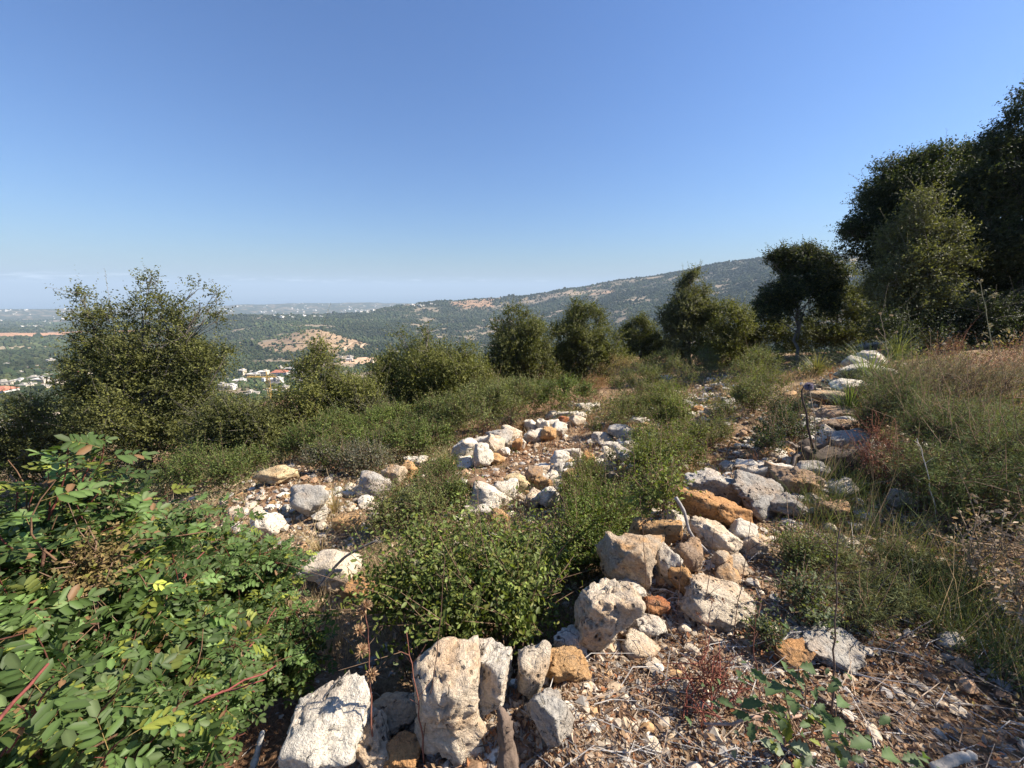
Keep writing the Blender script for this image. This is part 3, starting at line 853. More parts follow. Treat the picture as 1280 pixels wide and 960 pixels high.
def tree(name, label, cat, base_px, lobes_px, t, leaf, n_twigs, base, seed, trunk_r=.12, group=None, depth=.8, bark=(.16, .14, .12), tl=(.2, .45), per=9, yellow=.12, shell=.5, clump=.3, wood_n=500, cf=1.6, up=.35, wr=.55, stems=1, mat=None, sprays=70):
    rng = np.random.default_rng(seed)
    g = at(base_px[0], base_px[1], t)
    g[2] = float(Z(np.array([g[0]]), np.array([g[1]]))[0])
    root = empty(name, g, label, cat, group)
    lobes = []
    for q in lobes_px:
        px, py, r = q[:3]; dt = q[3] if len(q) > 3 else 0
        R = r * t / F_PX
        lobes.append((at(px, py, t + dt), (R, R * depth if r > 30 else R, R * (q[4] if len(q) > 4 else .95))))
        if r > 30:      # fill the crown in depth
            c2 = at(px, py, t + dt); c2 = c2 + np.array([rng.normal(0, .2) * R, R * .6, -.1 * R]); lobes.append((c2, (R * .75, R * .75, R * .75)))
    wood = MB(); tr = MB(); fo = MB()
    cen = np.mean([l[0] for l in lobes], axis=0)
    top = g + (cen - g) * .75
    for sidx in range(stems):
        off = rng.normal(0, .12, 3) * (stems > 1); off[2] = 0
        limb(tr, g + off - np.array([0, 0, .15]), top + off * 4, trunk_r, trunk_r * .45, rng, bark, 8, 8, .04)
    for (c_, r_) in lobes:
        s = rng.uniform(.35, .95)
        a = g + (top - g) * s
        pts = limb(wood, a, c_, min(trunk_r * .35, r_[0] * .12), min(trunk_r * .12, r_[0] * .04), rng, bark, 5, 6, .05)
        for _ in range(4):
            e = c_ + nrm(rng.normal(0, 1, (1, 3)))[0] * np.array(r_) * .7
            limb(wood, pts[rng.integers(3, 6)], e, min(trunk_r * .12, r_[0] * .04), trunk_r * .03, rng, bark, 4, 5, .05)
    foliage(fo, lobes, n_twigs, leaf, base, rng, tl, per, shell, up, clump, cf, yellow=yellow, wood=(wood, wood_n, 1.3, bark), seed=seed, wr=wr, sprays=sprays)
    tr.build('trunk', BARK, root, True); wood.build('limbs', BARK, root, True); fo.build('crown', mat or LEAF, root)
    return root

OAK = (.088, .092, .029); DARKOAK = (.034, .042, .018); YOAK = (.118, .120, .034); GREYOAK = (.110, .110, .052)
tree('oak_tree', 'large bushy evergreen oak at left with ragged sprays against the sky', 'tree', (185, 610), [(178, 450, 48), (140, 475, 42), (222, 460, 42), (180, 520, 70), (122, 510, 36), (240, 515, 44), (186, 382, 18), (188, 352, 9), (116, 408, 20), (104, 374, 10),
     (250, 388, 16), (247, 362, 8), (270, 372, 7), (152, 402, 20), (212, 412, 24), (130, 440, 26), (88, 482, 18), (256, 466, 26), (160, 560, 60), (220, 565, 50), (150, 378, 8), (224, 384, 9), (92, 455, 11), (272, 400, 9), (282, 445, 9)],
     11, 0.067, 11890, OAK, 1, .16, tl=(.2, .5), yellow=.2, wood_n=900, clump=.22)
HEDGE = 'shrubs along the edge of the drop'
tree('oak_shrub', 'dense green shrub right of the large left oak, above the yellow rock', 'shrub', (330, 600), [(300, 540, 38), (340, 560, 40), (290, 580, 30), (355, 585, 25), (270, 550, 32)], 9.5, 0.057, 4930, OAK, 2, .06, HEDGE, stems=3, yellow=.1)
tree('oak_shrub', 'yellow green upright shrub with a pale feathery top beside the crane', 'shrub', (400, 580), [(398, 470, 24), (402, 448, 14), (395, 510, 44), (420, 540, 40), (380, 545, 36), (440, 505, 28), (400, 435, 7)], 10.5, 0.057, 6090, YOAK, 3, .07, HEDGE, stems=3, yellow=.25)
tree('oak_shrub', 'low wide shrub under the left oak at the picture edge', 'shrub', (50, 600), [(30, 540, 40), (70, 560, 36), (-10, 580, 50), (100, 545, 30), (60, 515, 18), (20, 590, 34)], 11, 0.063, 4350, OAK, 4, .05, HEDGE, stems=3)
tree('oak_shrub', 'large round shrub with a deep dark hollow and thin sprouts on top', 'shrub', (530, 540), [(530, 475, 52), (490, 480, 36), (575, 478, 42), (545, 510, 50), (500, 515, 40), (590, 505, 34), (532, 425, 11), (531, 405, 7), (500, 420, 8), (584, 440, 10), (605, 480, 18)], 13, 0.063, 10875, YOAK, 5, .09, HEDGE, stems=4, yellow=.15)
tree('oak_shrub', 'low green shrub between the pale topped shrub and the round one', 'shrub', (455, 570), [(455, 535, 34), (480, 550, 30), (440, 560, 26), (510, 545, 24)], 10.5, 0.052, 3625, GREYOAK, 6, .04, HEDGE, stems=3)
MID = 'young oaks beyond the stone rows'
tree('oak_tree', 'narrow dark young oak standing right of the round shrub', 'tree', (647, 488), [(645, 420, 30), (650, 450, 36), (632, 445, 26), (668, 440, 22), (645, 398, 16), (650, 475, 34), (628, 410, 12), (622, 470, 24), (680, 475, 22)], 17, 0.081, 6090, OAK, 7, .1, MID, yellow=.12)
tree('oak_tree', 'broad young oak with a thin leader, second along the terrace edge', 'tree', (725, 480), [(735, 415, 30), (712, 425, 26), (755, 430, 24), (730, 450, 34), (722, 392, 8), (720, 380, 5), (700, 460, 26), (765, 452, 20), (735, 470, 30), (715, 478, 24)], 18.5, 0.081, 6235, OAK, 8, .1, MID, yellow=.15)
tree('oak_tree', 'small round oak between the broad oak and the tall pointed oak', 'tree', (800, 450), [(798, 420, 20), (785, 430, 17), (812, 430, 16), (800, 405, 10), (840, 440, 16), (798, 442, 18), (780, 447, 14), (818, 446, 14)], 23, 0.092, 2900, OAK, 9, .08, MID, yellow=.12)
tree('oak_tree', 'tall pointed grey green oak with a bare twig at its tip', 'tree', (862, 455), [(866, 380, 20), (858, 400, 28), (868, 420, 32), (842, 415, 16), (866, 358, 13), (866, 346, 6), (878, 395, 18), (838, 398, 8), (860, 442, 24), (842, 446, 14), (864, 366, 17), (872, 377, 16), (855, 385, 20), (866, 352, 11)], 21, 0.092, 6090, GREYOAK, 10, .12, MID, yellow=.12)
tree('oak_tree', 'lower rounded oak touching the tall pointed oak on its right', 'tree', (910, 460), [(905, 402, 24), (920, 420, 24), (892, 425, 22), (935, 435, 18), (905, 440, 28), (925, 450, 20), (885, 450, 20)], 20, 0.081, 4205, YOAK, 11, .09, MID, yellow=.12)
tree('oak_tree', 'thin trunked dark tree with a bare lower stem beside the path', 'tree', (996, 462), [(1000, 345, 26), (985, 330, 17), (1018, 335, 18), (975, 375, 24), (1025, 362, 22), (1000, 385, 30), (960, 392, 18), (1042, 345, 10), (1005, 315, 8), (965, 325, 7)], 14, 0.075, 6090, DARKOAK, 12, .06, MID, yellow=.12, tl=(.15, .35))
tree('oak_tree', 'hazy green oak behind the thin trunked dark tree', 'tree', (1060, 440), [(1062, 365, 26), (1045, 385, 26), (1082, 380, 20), (1055, 345, 14), (1040, 410, 28), (1090, 400, 20), (950, 410, 22), (1000, 425, 30), (1075, 415, 26), (960, 430, 24), (1030, 435, 26), (1090, 430, 24)], 20, 0.086, 6090, OAK, 13, .1, MID, yellow=.1)
BIG = 'large trees on the right'
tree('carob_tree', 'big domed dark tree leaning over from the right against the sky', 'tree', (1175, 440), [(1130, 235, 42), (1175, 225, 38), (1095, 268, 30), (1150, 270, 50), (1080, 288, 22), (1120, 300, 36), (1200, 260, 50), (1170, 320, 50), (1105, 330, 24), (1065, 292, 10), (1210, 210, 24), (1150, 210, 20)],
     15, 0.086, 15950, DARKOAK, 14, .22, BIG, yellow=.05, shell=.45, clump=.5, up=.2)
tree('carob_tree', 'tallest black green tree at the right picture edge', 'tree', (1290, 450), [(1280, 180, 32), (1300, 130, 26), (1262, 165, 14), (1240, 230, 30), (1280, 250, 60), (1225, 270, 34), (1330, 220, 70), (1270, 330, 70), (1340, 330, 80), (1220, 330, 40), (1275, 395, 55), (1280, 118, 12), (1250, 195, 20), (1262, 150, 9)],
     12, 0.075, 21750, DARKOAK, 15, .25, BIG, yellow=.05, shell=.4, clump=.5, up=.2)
tree('oak_tree', 'sunlit grey green young oak in front of the big dark trees', 'tree', (1140, 445), [(1155, 270, 24), (1150, 300, 32), (1140, 335, 38), (1175, 325, 28), (1125, 365, 34), (1160, 250, 12), (1165, 365, 34), (1150, 395, 34), (1185, 300, 14), (1120, 395, 26)],
     11.5, 0.063, 8120, GREYOAK, 16, .09, BIG, yellow=.15, clump=.2)
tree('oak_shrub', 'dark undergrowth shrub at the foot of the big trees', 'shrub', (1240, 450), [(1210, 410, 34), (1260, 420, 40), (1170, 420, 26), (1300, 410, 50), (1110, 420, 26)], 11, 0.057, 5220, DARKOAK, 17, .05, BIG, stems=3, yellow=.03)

# ------------------------------------------------------------------ stones
import bmesh
def stone_mesh(seed, sub=4, planes=13, rough=.05, p=26, pits=0.0):
    rng = np.random.default_rng(seed)
    bm = bmesh.new(); bmesh.ops.create_icosphere(bm, subdivisions=sub, radius=1)
    V = np.array([v.co for v in bm.verts]); F = np.array([[v.index for v in f.verts] for f in bm.faces]); bm.free()
    V = nrm(V)
    nr = nrm(rng.normal(0, 1, (planes, 3))); off = rng.uniform(.55, 1.0, planes)
    ax = np.array([(1, 0, 0), (-1, 0, 0), (0, 1, 0), (0, -1, 0), (0, 0, 1), (0, 0, -1)], float)
    ax = nrm(ax + rng.normal(0, .22, ax.shape)); nr = np.r_[nr, ax]; off = np.r_[off, rng.uniform(.75, .95, 6)]
    dn = np.maximum(V @ nr.T, 0) / off
    p = p * 1.6; r = (dn ** p).sum(1) ** (-1 / p)
    P = V * r[:, None]
    s = seed * 7.7
    st_ = fbm(P[:, 0] * 1.5 + s, P[:, 1] * 1.5, P[:, 2] * 1.5, oct=3, seed=seed + 8); st2 = fbm(P[:, 0] * 3 - s, P[:, 1] * 3, P[:, 2] * 3, oct=2, seed=seed + 9)
    P = P * (1 - .10 * sstep(.02, .10, st_) - .05 * sstep(.15, .22, st2))[:, None]
    n1 = fbm(P[:, 0] * 1.6 + s, P[:, 1] * 1.6, P[:, 2] * 1.6, oct=2, seed=seed)
    n2 = fbm(P[:, 0] * 4.5, P[:, 1] * 4.5 + s, P[:, 2] * 4.5, oct=4, seed=seed + 1, gain=.6)
    rid = 1 - np.abs(fbm(P[:, 0] * 2.4, P[:, 1] * 2.4, P[:, 2] * 2.4 + s, oct=3, seed=seed + 2))
    P = P * (1 + .06 * n1 + rough * .5 * n2 - rough * 1.5 * sstep(.93, 1.0, rid))[:, None]
    if pits:
        q = fbm(P[:, 0] * 7, P[:, 1] * 7, P[:, 2] * 7 + s, oct=3, seed=seed + 5)
        P = P * (1 - pits * .6 * sstep(.55, .9, q))[:, None]
    P /= np.abs(P).max(0) ; P *= .5        # unit box
    return make_mesh('limestone_rock', P, [F], ROCK, None, True)
PROTO = [stone_mesh(100 + i, 4, 9 + (i % 5) * 2, .06 + .02 * (i % 3), 24 + 8 * (i % 4), .06) for i in range(16)]
SMALL = [stone_mesh(300 + i, 3, 9 + (i % 4) * 2, .06, 26) for i in range(12)]
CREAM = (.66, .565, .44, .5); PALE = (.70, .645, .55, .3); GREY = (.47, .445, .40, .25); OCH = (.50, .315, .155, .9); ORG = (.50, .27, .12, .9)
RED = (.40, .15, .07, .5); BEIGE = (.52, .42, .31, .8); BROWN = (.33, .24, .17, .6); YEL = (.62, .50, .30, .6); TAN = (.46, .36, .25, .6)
GROUP_ST = {}
HEROES = []
def rock_obj(P, size, rot, colr, mesh, label, group='limestone rocks of the terraces', tilt=(0, 0)):
    o = bpy.data.objects.new('limestone_rock', mesh); C.objects.link(o)
    o.location = tuple(float(v) for v in P); o.scale = tuple(float(v) for v in size); o.rotation_euler = (tilt[0], tilt[1], rot)
    j = random.uniform(.88, 1.1)
    o.color = (colr[0] * j, colr[1] * j, colr[2] * j, colr[3])
    tag(o, label, 'rock', group)
    return o
_hi = 0
def hero(px, py, w, h, colr, label, short=None, roll=0.0, yaw=None, sub=None, dep=.85, back=0.0, up=0.0):
    """A stone seen at (px,py), w x h pixels in the photograph."""
    global _hi
    _hi += 1
    P, t = hit(px, py + .42 * h)
    if P is None: return
    s = t / F_PX
    W, H = w * s * 1.17, h * s * 1.17
    el = math.asin(-ray(px, py)[2] / np.linalg.norm(ray(px, py)))
    # the pixel height shows part of the top: split it between height and depth
    Hw = H * (math.cos(el) * .55 + .45); Dp = (W * .5 + H * .5) * dep
    c = at(px, py, t + back) + np.array([0, Dp * .18, up])
    rng = np.random.default_rng(_hi * 13)
    yaw = rng.uniform(-.4, .4) if yaw is None else yaw
    mesh = stone_mesh(500 + _hi, 5, 11 + _hi % 6, .065 + .02 * (_hi % 3), 26 + (_hi % 3) * 12, .07) if (sub or W * F_PX / t > 55) and _hi < 40 else PROTO[_hi % 16]
    o = rock_obj(c, (W, Dp, Hw), yaw, colr, mesh, label, tilt=(rng.uniform(-.12, .12), roll))
    HEROES.append((c, short or label, max(W, Hw)))
    return o

for a in [
    (555, 890, 100, 140, CREAM, 'biggest block of the near wall, cream with a vertical crack, left half of the pair', 'big cracked cream block', -.1),
    (612, 862, 72, 100, PALE, 'pale flat topped block pressed against the biggest cracked block', 'pale flat topped block', .05),
    (392, 932, 125, 100, PALE, 'large rounded grey white boulder at the bottom left of the wall', 'rounded grey white boulder', -.2),
    (460, 938, 52, 58, CREAM, 'wedge shaped cream stone between the rounded boulder and the biggest block', 'wedge shaped cream stone'),
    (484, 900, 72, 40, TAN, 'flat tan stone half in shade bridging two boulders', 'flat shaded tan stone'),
    (500, 952, 48, 36, ORG, 'bright orange stone low in the gap beside the biggest block', 'low orange stone'),
    (665, 848, 36, 84, CREAM, 'narrow upright cream stone right of the pale flat topped block', 'narrow upright stone', .1),
    (708, 835, 56, 44, OCH, 'crumbly ochre stone behind the narrow upright one', 'crumbly ochre stone'),
    (686, 912, 62, 92, GREY, 'tall grey slab leaning in the litter beside the dead stump', 'tall leaning grey slab', .15),
    (755, 778, 78, 96, CREAM, 'upright cream boulder with flat top at the edge of the dark hollow', 'upright cream boulder', -.05),
    (712, 806, 40, 30, PALE, 'small pale stone low in the dark hollow', 'pale stone in the hollow'),
    (788, 710, 78, 66, BEIGE, 'big rounded beige boulder stained ochre on top of the wall', 'big beige boulder', .05),
    (786, 746, 42, 34, PALE, 'white angular stone wedged under the big beige boulder', 'wedged white stone'),
    (803, 667, 36, 30, OCH, 'small ochre stone, left of a larger one above the beige boulder', 'small ochre stone'),
    (829, 671, 42, 42, OCH, 'rounded ochre stone resting on the big beige boulder', 'rounded ochre stone'),
    (846, 655, 32, 30, PALE, 'small white stone behind the rounded ochre one', 'small white stone'),
    (874, 636, 54, 50, ORG, 'rough orange stone under the sloping grey slab', 'rough orange stone', .3),
    (896, 612, 84, 40, GREY, 'sloping grey slab capping the orange stones', 'sloping grey slab', .3),
    (916, 650, 58, 38, ORG, 'orange stone at the lower right end of the grey slab', 'lower orange stone', .4),
    (954, 624, 92, 44, (.36, .345, .32, .3), 'long pitted grey rock mass behind the capping slab', 'long pitted grey rock', .25),
    (897, 676, 58, 34, CREAM, 'white angular block below the orange stones', 'white angular block', .35),
    (838, 708, 32, 54, PALE, 'white upright stone right of the big beige boulder', 'white upright stone'),
    (862, 700, 34, 40, BROWN, 'rough brown stone in the middle of the heap', 'rough brown stone'),
    (856, 730, 32, 40, OCH, 'small ochre stone with a flat face in the heap', 'flat faced ochre stone'),
    (897, 757, 92, 58, CREAM, 'large pale slab lying on the slope right of the heap', 'large pale slab', .3),
    (819, 764, 38, 26, RED, 'brick red stone in the heap', 'brick red stone'),
    (807, 788, 48, 34, PALE, 'white stone just below the brick red one', 'white stone below the red one'),
    (932, 670, 32, 30, PALE, 'white stone at the right end of the heap', 'white stone at the heap end'),
    (944, 688, 30, 30, CREAM, 'cream stone below the heap end', 'cream stone below the heap end'),
    (905, 705, 30, 24, BEIGE, 'beige stone under the white angular block', 'beige stone under the white block'),
    (958, 593, 40, 28, PALE, 'pale stone with a hole behind the pitted grey rock', 'pale holed stone'),
    (998, 606, 56, 36, BROWN, 'brown grey weathered rock beside the stump', 'brown grey rock'),
    (1018, 590, 46, 24, GREY, 'grey rock close against the dead stump', 'grey rock by the stump'),
    (986, 636, 62, 30, (.38, .35, .31, .6), 'low grey brown rock in front of the pitted grey mass', 'low grey brown rock'),
    (1050, 822, 104, 30, GREY, 'long grey slab sunk in the litter on the right', 'long sunken grey slab', .15),
    (1002, 822, 58, 30, ORG, 'flat orange stone left of the sunken grey slab', 'flat orange stone'),
    (1190, 806, 30, 18, PALE, 'small white stone lying among shadows at right', 'small white stone in the shadows'),
    (1132, 625, 50, 24, GREY, 'flat grey stone under the feathery shrub', 'flat grey stone'),
    (1044, 640, 34, 22, BROWN, 'brown stone below the dead stump', 'brown stone below the stump'),
    # the pale wall running away to the right
    (1052, 500, 56, 16, TAN, 'flat yellowish capstone behind the dead stump', 'flat yellowish capstone'),
    (1046, 518, 60, 18, BROWN, 'broad brown grey slab just above the dead stump', 'broad brown grey slab'),
    (1056, 536, 66, 18, BROWN, 'brown slab beside the top of the dead stump', 'brown slab'),
    (1070, 552, 70, 22, GREY, 'wide grey slab right of the dead stump', 'wide grey slab'),
    (1068, 484, 46, 16, PALE, 'pale slab of the far wall under long grass', 'pale slab under long grass'),
    (1088, 468, 60, 22, PALE, 'large sunlit white slab where the far wall rises', 'sunlit white slab'),
    (1094, 450, 52, 18, PALE, 'white block near the far end of the wall', 'white block near the far end'),
    (1084, 436, 30, 14, CREAM, 'last cream stone of the far wall by the dark trees', 'last cream stone'),
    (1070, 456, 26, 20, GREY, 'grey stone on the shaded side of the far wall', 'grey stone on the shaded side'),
    # left terrace
    (340, 597, 52, 24, YEL, 'yellow white flat rock at the foot of the green shrubs', 'yellow flat rock', -.2),
    (382, 632, 54, 44, GREY, 'rough furrowed grey boulder standing in dry grass', 'furrowed grey boulder'),
    (332, 660, 36, 38, PALE, 'pale pitted stone just above the leafy bush', 'pale pitted stone'),
    (467, 609, 44, 28, GREY, 'rounded grey stone left of the brown one', 'rounded grey stone'),
    (490, 597, 28, 30, BEIGE, 'brownish stone left of a small ochre one', 'brownish stone'),
    (511, 590, 26, 24, OCH, 'small bright ochre stone at the lower end of the upper row', 'small bright ochre stone'),
    (518, 579, 28, 14, PALE, 'thin white stone behind the small ochre one', 'thin white stone'),
    (416, 720, 66, 46, CREAM, 'pale hollowed rock crossed by a dark stick', 'pale hollowed rock', -.1),
    (444, 740, 44, 32, ORG, 'orange rock right below the pale hollowed one', 'orange rock'),
    (395, 716, 26, 34, GREY, 'small grey rock with a round hole left of the dark stick', 'small holed grey rock'),
    (430, 655, 34, 26, OCH, 'earthy orange stone buried in dry grass', 'buried orange stone'),
    (330, 735, 30, 22, BEIGE, 'beige stone showing between the leaves of the bush', 'beige stone in the leaves'),
]:
    hero(*a)
# the two stone rows of the lower terrace, from a measured list: (px, py, w, h, colour, words)
ROW1 = [(583, 564, 24, 20, PALE, 'white block at the near end'), (601, 572, 20, 22, PALE, 'tall white block second from the near end'), (604, 556, 20, 16, PALE, 'rounded white stone above the tall one'),
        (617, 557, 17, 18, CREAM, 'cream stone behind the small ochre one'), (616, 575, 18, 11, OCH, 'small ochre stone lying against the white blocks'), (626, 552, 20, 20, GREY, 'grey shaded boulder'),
        (631, 566, 12, 10, PALE, 'small white stone under the grey boulder'), (640, 544, 18, 14, CREAM, 'pinkish cream stone'), (646, 557, 9, 12, ORG, 'narrow orange stone'), (653, 555, 8, 10, PALE, 'little white stone beside the narrow orange one'),
        (668, 547, 16, 11, PALE, 'white stone half under rusty grass'), (664, 534, 13, 11, PALE, 'white stone behind rusty grass'), (684, 543, 15, 14, OCH, 'bright ochre slab'), (677, 533, 13, 12, PALE, 'white stone above the bright ochre slab'),
        (690, 531, 13, 11, PALE, 'round white stone'), (699, 538, 14, 13, PALE, 'white stone right of the ochre slab'), (703, 527, 13, 9, RED, 'reddish stone'), (695, 521, 22, 7, PALE, 'flat white capstone'), (709, 520, 14, 8, PALE, 'small flat white capstone'),
        (721, 527, 14, 10, CREAM, 'cream stone near the far end'), (726, 521, 11, 8, PALE, 'pale stone near the far end'), (731, 511, 16, 9, PALE, 'white stone at the far end'), (745, 508, 12, 7, PALE, 'last small white stone at the far end')]
ROW2 = [(611, 626, 34, 22, PALE, 'large white rounded boulder at the near end'), (605, 643, 24, 16, PALE, 'white stone below the large rounded one'), (627, 651, 18, 17, OCH, 'round ochre stone'), (632, 617, 20, 20, PALE, 'white block behind the large rounded one'),
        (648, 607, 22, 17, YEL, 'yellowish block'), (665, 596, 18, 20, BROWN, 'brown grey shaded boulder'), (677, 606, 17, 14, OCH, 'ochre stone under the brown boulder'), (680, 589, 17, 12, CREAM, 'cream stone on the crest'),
        (667, 626, 14, 18, CREAM, 'narrow cream stone'), (686, 624, 18, 20, PALE, 'white stone half hidden in leaves'), (701, 576, 22, 14, PALE, 'white boulder with a dark seam'), (712, 570, 18, 13, PALE, 'white stone right of the seamed one'),
        (735, 575, 12, 15, ORG, 'upright orange stone'), (714, 597, 17, 15, OCH, 'orange stone low in the middle'), (729, 601, 14, 10, PALE, 'white stone below the orange one'), (719, 588, 13, 8, CREAM, 'small cream stone in the middle'),
        (756, 549, 20, 11, PALE, 'bright white tilted slab'), (762, 559, 14, 9, PALE, 'white stone under the tilted slab'), (783, 571, 16, 17, PALE, 'round white boulder near the far end'), (788, 558, 13, 9, PALE, 'white stone above the round boulder'),
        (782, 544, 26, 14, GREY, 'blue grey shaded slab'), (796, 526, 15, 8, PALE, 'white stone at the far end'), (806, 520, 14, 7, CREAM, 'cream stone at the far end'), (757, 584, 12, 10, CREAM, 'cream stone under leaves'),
        (738, 590, 10, 8, PALE, 'little white stone under the upright orange one'), (765, 597, 11, 9, BEIGE, 'beige stone low at the far side'), (760, 572, 11, 8, PALE, 'small white stone in the middle of the far part'), (790, 586, 12, 9, PALE, 'white stone low at the far end')]
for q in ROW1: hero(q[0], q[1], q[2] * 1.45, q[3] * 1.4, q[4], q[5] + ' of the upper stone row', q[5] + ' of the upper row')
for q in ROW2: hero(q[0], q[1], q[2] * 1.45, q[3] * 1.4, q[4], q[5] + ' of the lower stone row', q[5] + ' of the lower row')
PATCH = [(860, 505, 18, 9, PALE, 'white stone on the left'), (873, 512, 16, 9, ORG, 'pinkish orange stone in the middle'), (880, 502, 14, 8, PALE, 'white stone at the top'), (866, 519, 14, 8, PALE, 'small white stone at the bottom'), (889, 516, 14, 10, CREAM, 'cream stone on the right'),
         (852, 514, 12, 8, PALE, 'tiny white stone on the lower left'), (884, 526, 12, 8, CREAM, 'cream stone at the lower right'), (828, 474, 22, 8, PALE, 'flat white stone above and left'), (816, 484, 14, 7, CREAM, 'cream stone far to the left'), (888, 476, 16, 8, PALE, 'white stone above'),
         (912, 474, 18, 8, CREAM, 'cream stone above and right'), (898, 484, 13, 7, OCH, 'ochre stone above'), (845, 492, 12, 6, PALE, 'tiny pale stone above left')]
for q in PATCH: hero(q[0], q[1], q[2], q[3], q[4], q[5] + ' of the rubble patch beyond the rows', q[5] + ' of the rubble patch')

# smaller stones filling the wall and rows; each is told apart by the larger stone it lies beside
COLN = [(PALE, 'white'), (CREAM, 'cream'), (OCH, 'ochre'), (GREY, 'grey'), (BEIGE, 'beige'), (BROWN, 'brown')]
USED = {}
def fill_stone(x, y, s, rng, zoff=0.0):
    z = float(Z(np.array([x]), np.array([y]))[0])
    P = np.array([x, y, z + s * .22 + zoff])
    ci = rng.choice(6, p=[.34, .24, .13, .13, .1, .06]); colr, cn = COLN[ci]
    d = [np.linalg.norm((h[0] - P)[:2]) for h in HEROES]
    order = np.argsort(d)[:4]
    size = 'small' if s < .14 else ('fist sized' if s < .09 else 'middling')
    size = 'tiny' if s < .09 else size
    lab = None
    for k in order:
        h = HEROES[k]; v = P - h[0]
        rel = ('right of' if v[0] > 0 else 'left of') if abs(v[0]) > abs(v[1]) else ('behind' if v[1] > 0 else 'in front of')
        for far in ('just', 'a little way'):
            l = f'{size} {cn} stone {far} {rel} the {h[1]}'
            if l not in USED and len(l.split()) <= 16: lab = l; break
        if lab: break
    lab = lab or l.replace('a little way ', '')
    if len(lab.split()) > 16: lab = ' '.join(lab.replace('just ', '').split()[:16])
    USED[lab] = 1
    m_ = SMALL[rng.integers(12)]
    sc = (s * rng.uniform(.8, 1.3), s * rng.uniform(.7, 1.1), s * rng.uniform(.5, .85))
    rock_obj(P, sc, rng.uniform(0, 6.28), colr, m_, lab, tilt=(rng.uniform(-.4, .4), rng.uniform(-.4, .4)))
rng = np.random.default_rng(909)
seg = np.diff(WALL, axis=0); segl = np.hypot(*seg.T); cum = np.r_[0, np.cumsum(segl)]
for _ in range(50):                                     # along the dry stone wall, crest and face
    u = rng.uniform(cum[2] + .3, cum[-3]) if rng.uniform() < .35 else rng.uniform(cum[3], cum[12])
    i = min(np.searchsorted(cum, u) - 1, len(seg) - 1); q = (u - cum[i]) / segl[i]
    p = WALL[i] + seg[i] * q; nn = np.array([seg[i][1], -seg[i][0]]) / segl[i]
    o_ = rng.normal(.12, .26)
    p = p + nn * o_
    fill_stone(p[0], p[1], rng.uniform(.07, .2), rng)
for (pts, n, wid, s0, s1) in (([(583, 575), (626, 562), (668, 548), (700, 535), (745, 512)], 34, .2, .14, .28), ([(606, 640), (650, 612), (700, 588), (745, 572), (800, 545)], 50, .36, .12, .28),
                      ([(850, 520), (880, 505), (905, 480)], 10, .7, .1, .22), ([(340, 620), (420, 640), (480, 615)], 10, .7, .06, .14), ([(600, 670), (680, 660), (760, 620)], 10, .5, .06, .14)):
    Q = np.array([hit(*q)[0][:2] for q in pts]); s_ = np.linspace(0, 1, len(Q))
    for _ in range(n):
        u = rng.uniform(); x = np.interp(u, s_, Q[:, 0]) + rng.normal(0, wid * .5); y = np.interp(u, s_, Q[:, 1]) + rng.normal(0, wid * .5)
        fill_stone(x, y, rng.uniform(s0, s1), rng)

# loose rubble and gravel, past counting
def scatter(n, rmin, rmax, seed, phlim=88):
    n = int(n * phlim / 60); rng = np.random.default_rng(seed)
    R = np.exp(rng.uniform(math.log(rmin), math.log(rmax), n)); ph = rng.uniform(-math.radians(phlim), math.radians(phlim), n)
    return R * np.sin(ph), R * np.cos(ph), R, rng
def zone_px(x, y, z):
    d = y * cs - (z - EYE) * sn
    return 640 + x / d * F_PX, 480 - (y * sn + (z - EYE) * cs) / d * F_PX
LANE = [np.array(hit(px, py)[0][:2]) for px, py in ((640, 600), (680, 570), (720, 545), (760, 530))]
BARE = [(hit(px, py)[0][:2], r) for px, py, r in ((620, 600, .5), (655, 583, .8), (690, 562, .9), (720, 547, .9), (930, 560, .8), (920, 530, 1.0), (925, 585, .5), (350, 625, .8), (395, 665, .7), (440, 650, .7), (330, 640, .7), (380, 600, 1.0), (420, 690, .4), (600, 690, .3), (680, 640, .3))]
def bareness(x, y):
    b = np.zeros_like(x)
    for c_, r in BARE: b = np.maximum(b, np.exp(-((x - c_[0]) ** 2 + (y - c_[1]) ** 2) / r ** 2))
    return b
x, y, R, rng = scatter(90000, .9, 22, 401)
b_ = bareness(x, y); wd = wall_dist(x, y)
dens = .12 + .55 * b_ + .55 * np.exp(-(wd / .45) ** 2) * (R < 14) + .22 * ((wd > 0) & (R < 5))
k = (rng.uniform(0, 1, len(x)) < dens * (.5 + .7 * (fbm(x * 2, y * 2, oct=2, seed=8) > -.1)))
x, y, R = x[k], y[k], R[k]; n = len(x)
r = np.exp(rng.normal(math.log(.0085), .55, n)) * np.clip(R / 2.2, .8, 2.6) ** .8
pal = np.array([(.56, .49, .40), (.46, .35, .24), (.36, .23, .14), (.32, .295, .27), (.42, .35, .27), (.24, .155, .10)])
col = pal[rng.choice(6, n, p=[.13, .2, .18, .15, .16, .18])] * rng.uniform(.7, 1.15, (n, 1))
V, F, c = blobs(np.c_[x, y, Z(x, y) + r * .25], r, rng.uniform(.35, .85, n), col, rng, .38)
x, y, R, rng = scatter(9000, 1.0, 16, 407)
wd = wall_dist(x, y)
k = rng.uniform(0, 1, len(x)) < +.05 + .22 * bareness(x, y) + .6 * np.exp(-(wd / .5) ** 2) * (R < 13) + .2 * ((wd > 0) & (R < 4))
x, y, R = x[k], y[k], R[k]; n = len(x)
r = np.exp(rng.normal(math.log(.02), .4, n)) * np.clip(R / 3, .8, 2.0) ** .6
r = np.where(R < 3.2, np.minimum(r, .024), r)
sv = [np.array([v.co for v in m_.vertices]) for m_ in SMALL[:6]]
lowv = []
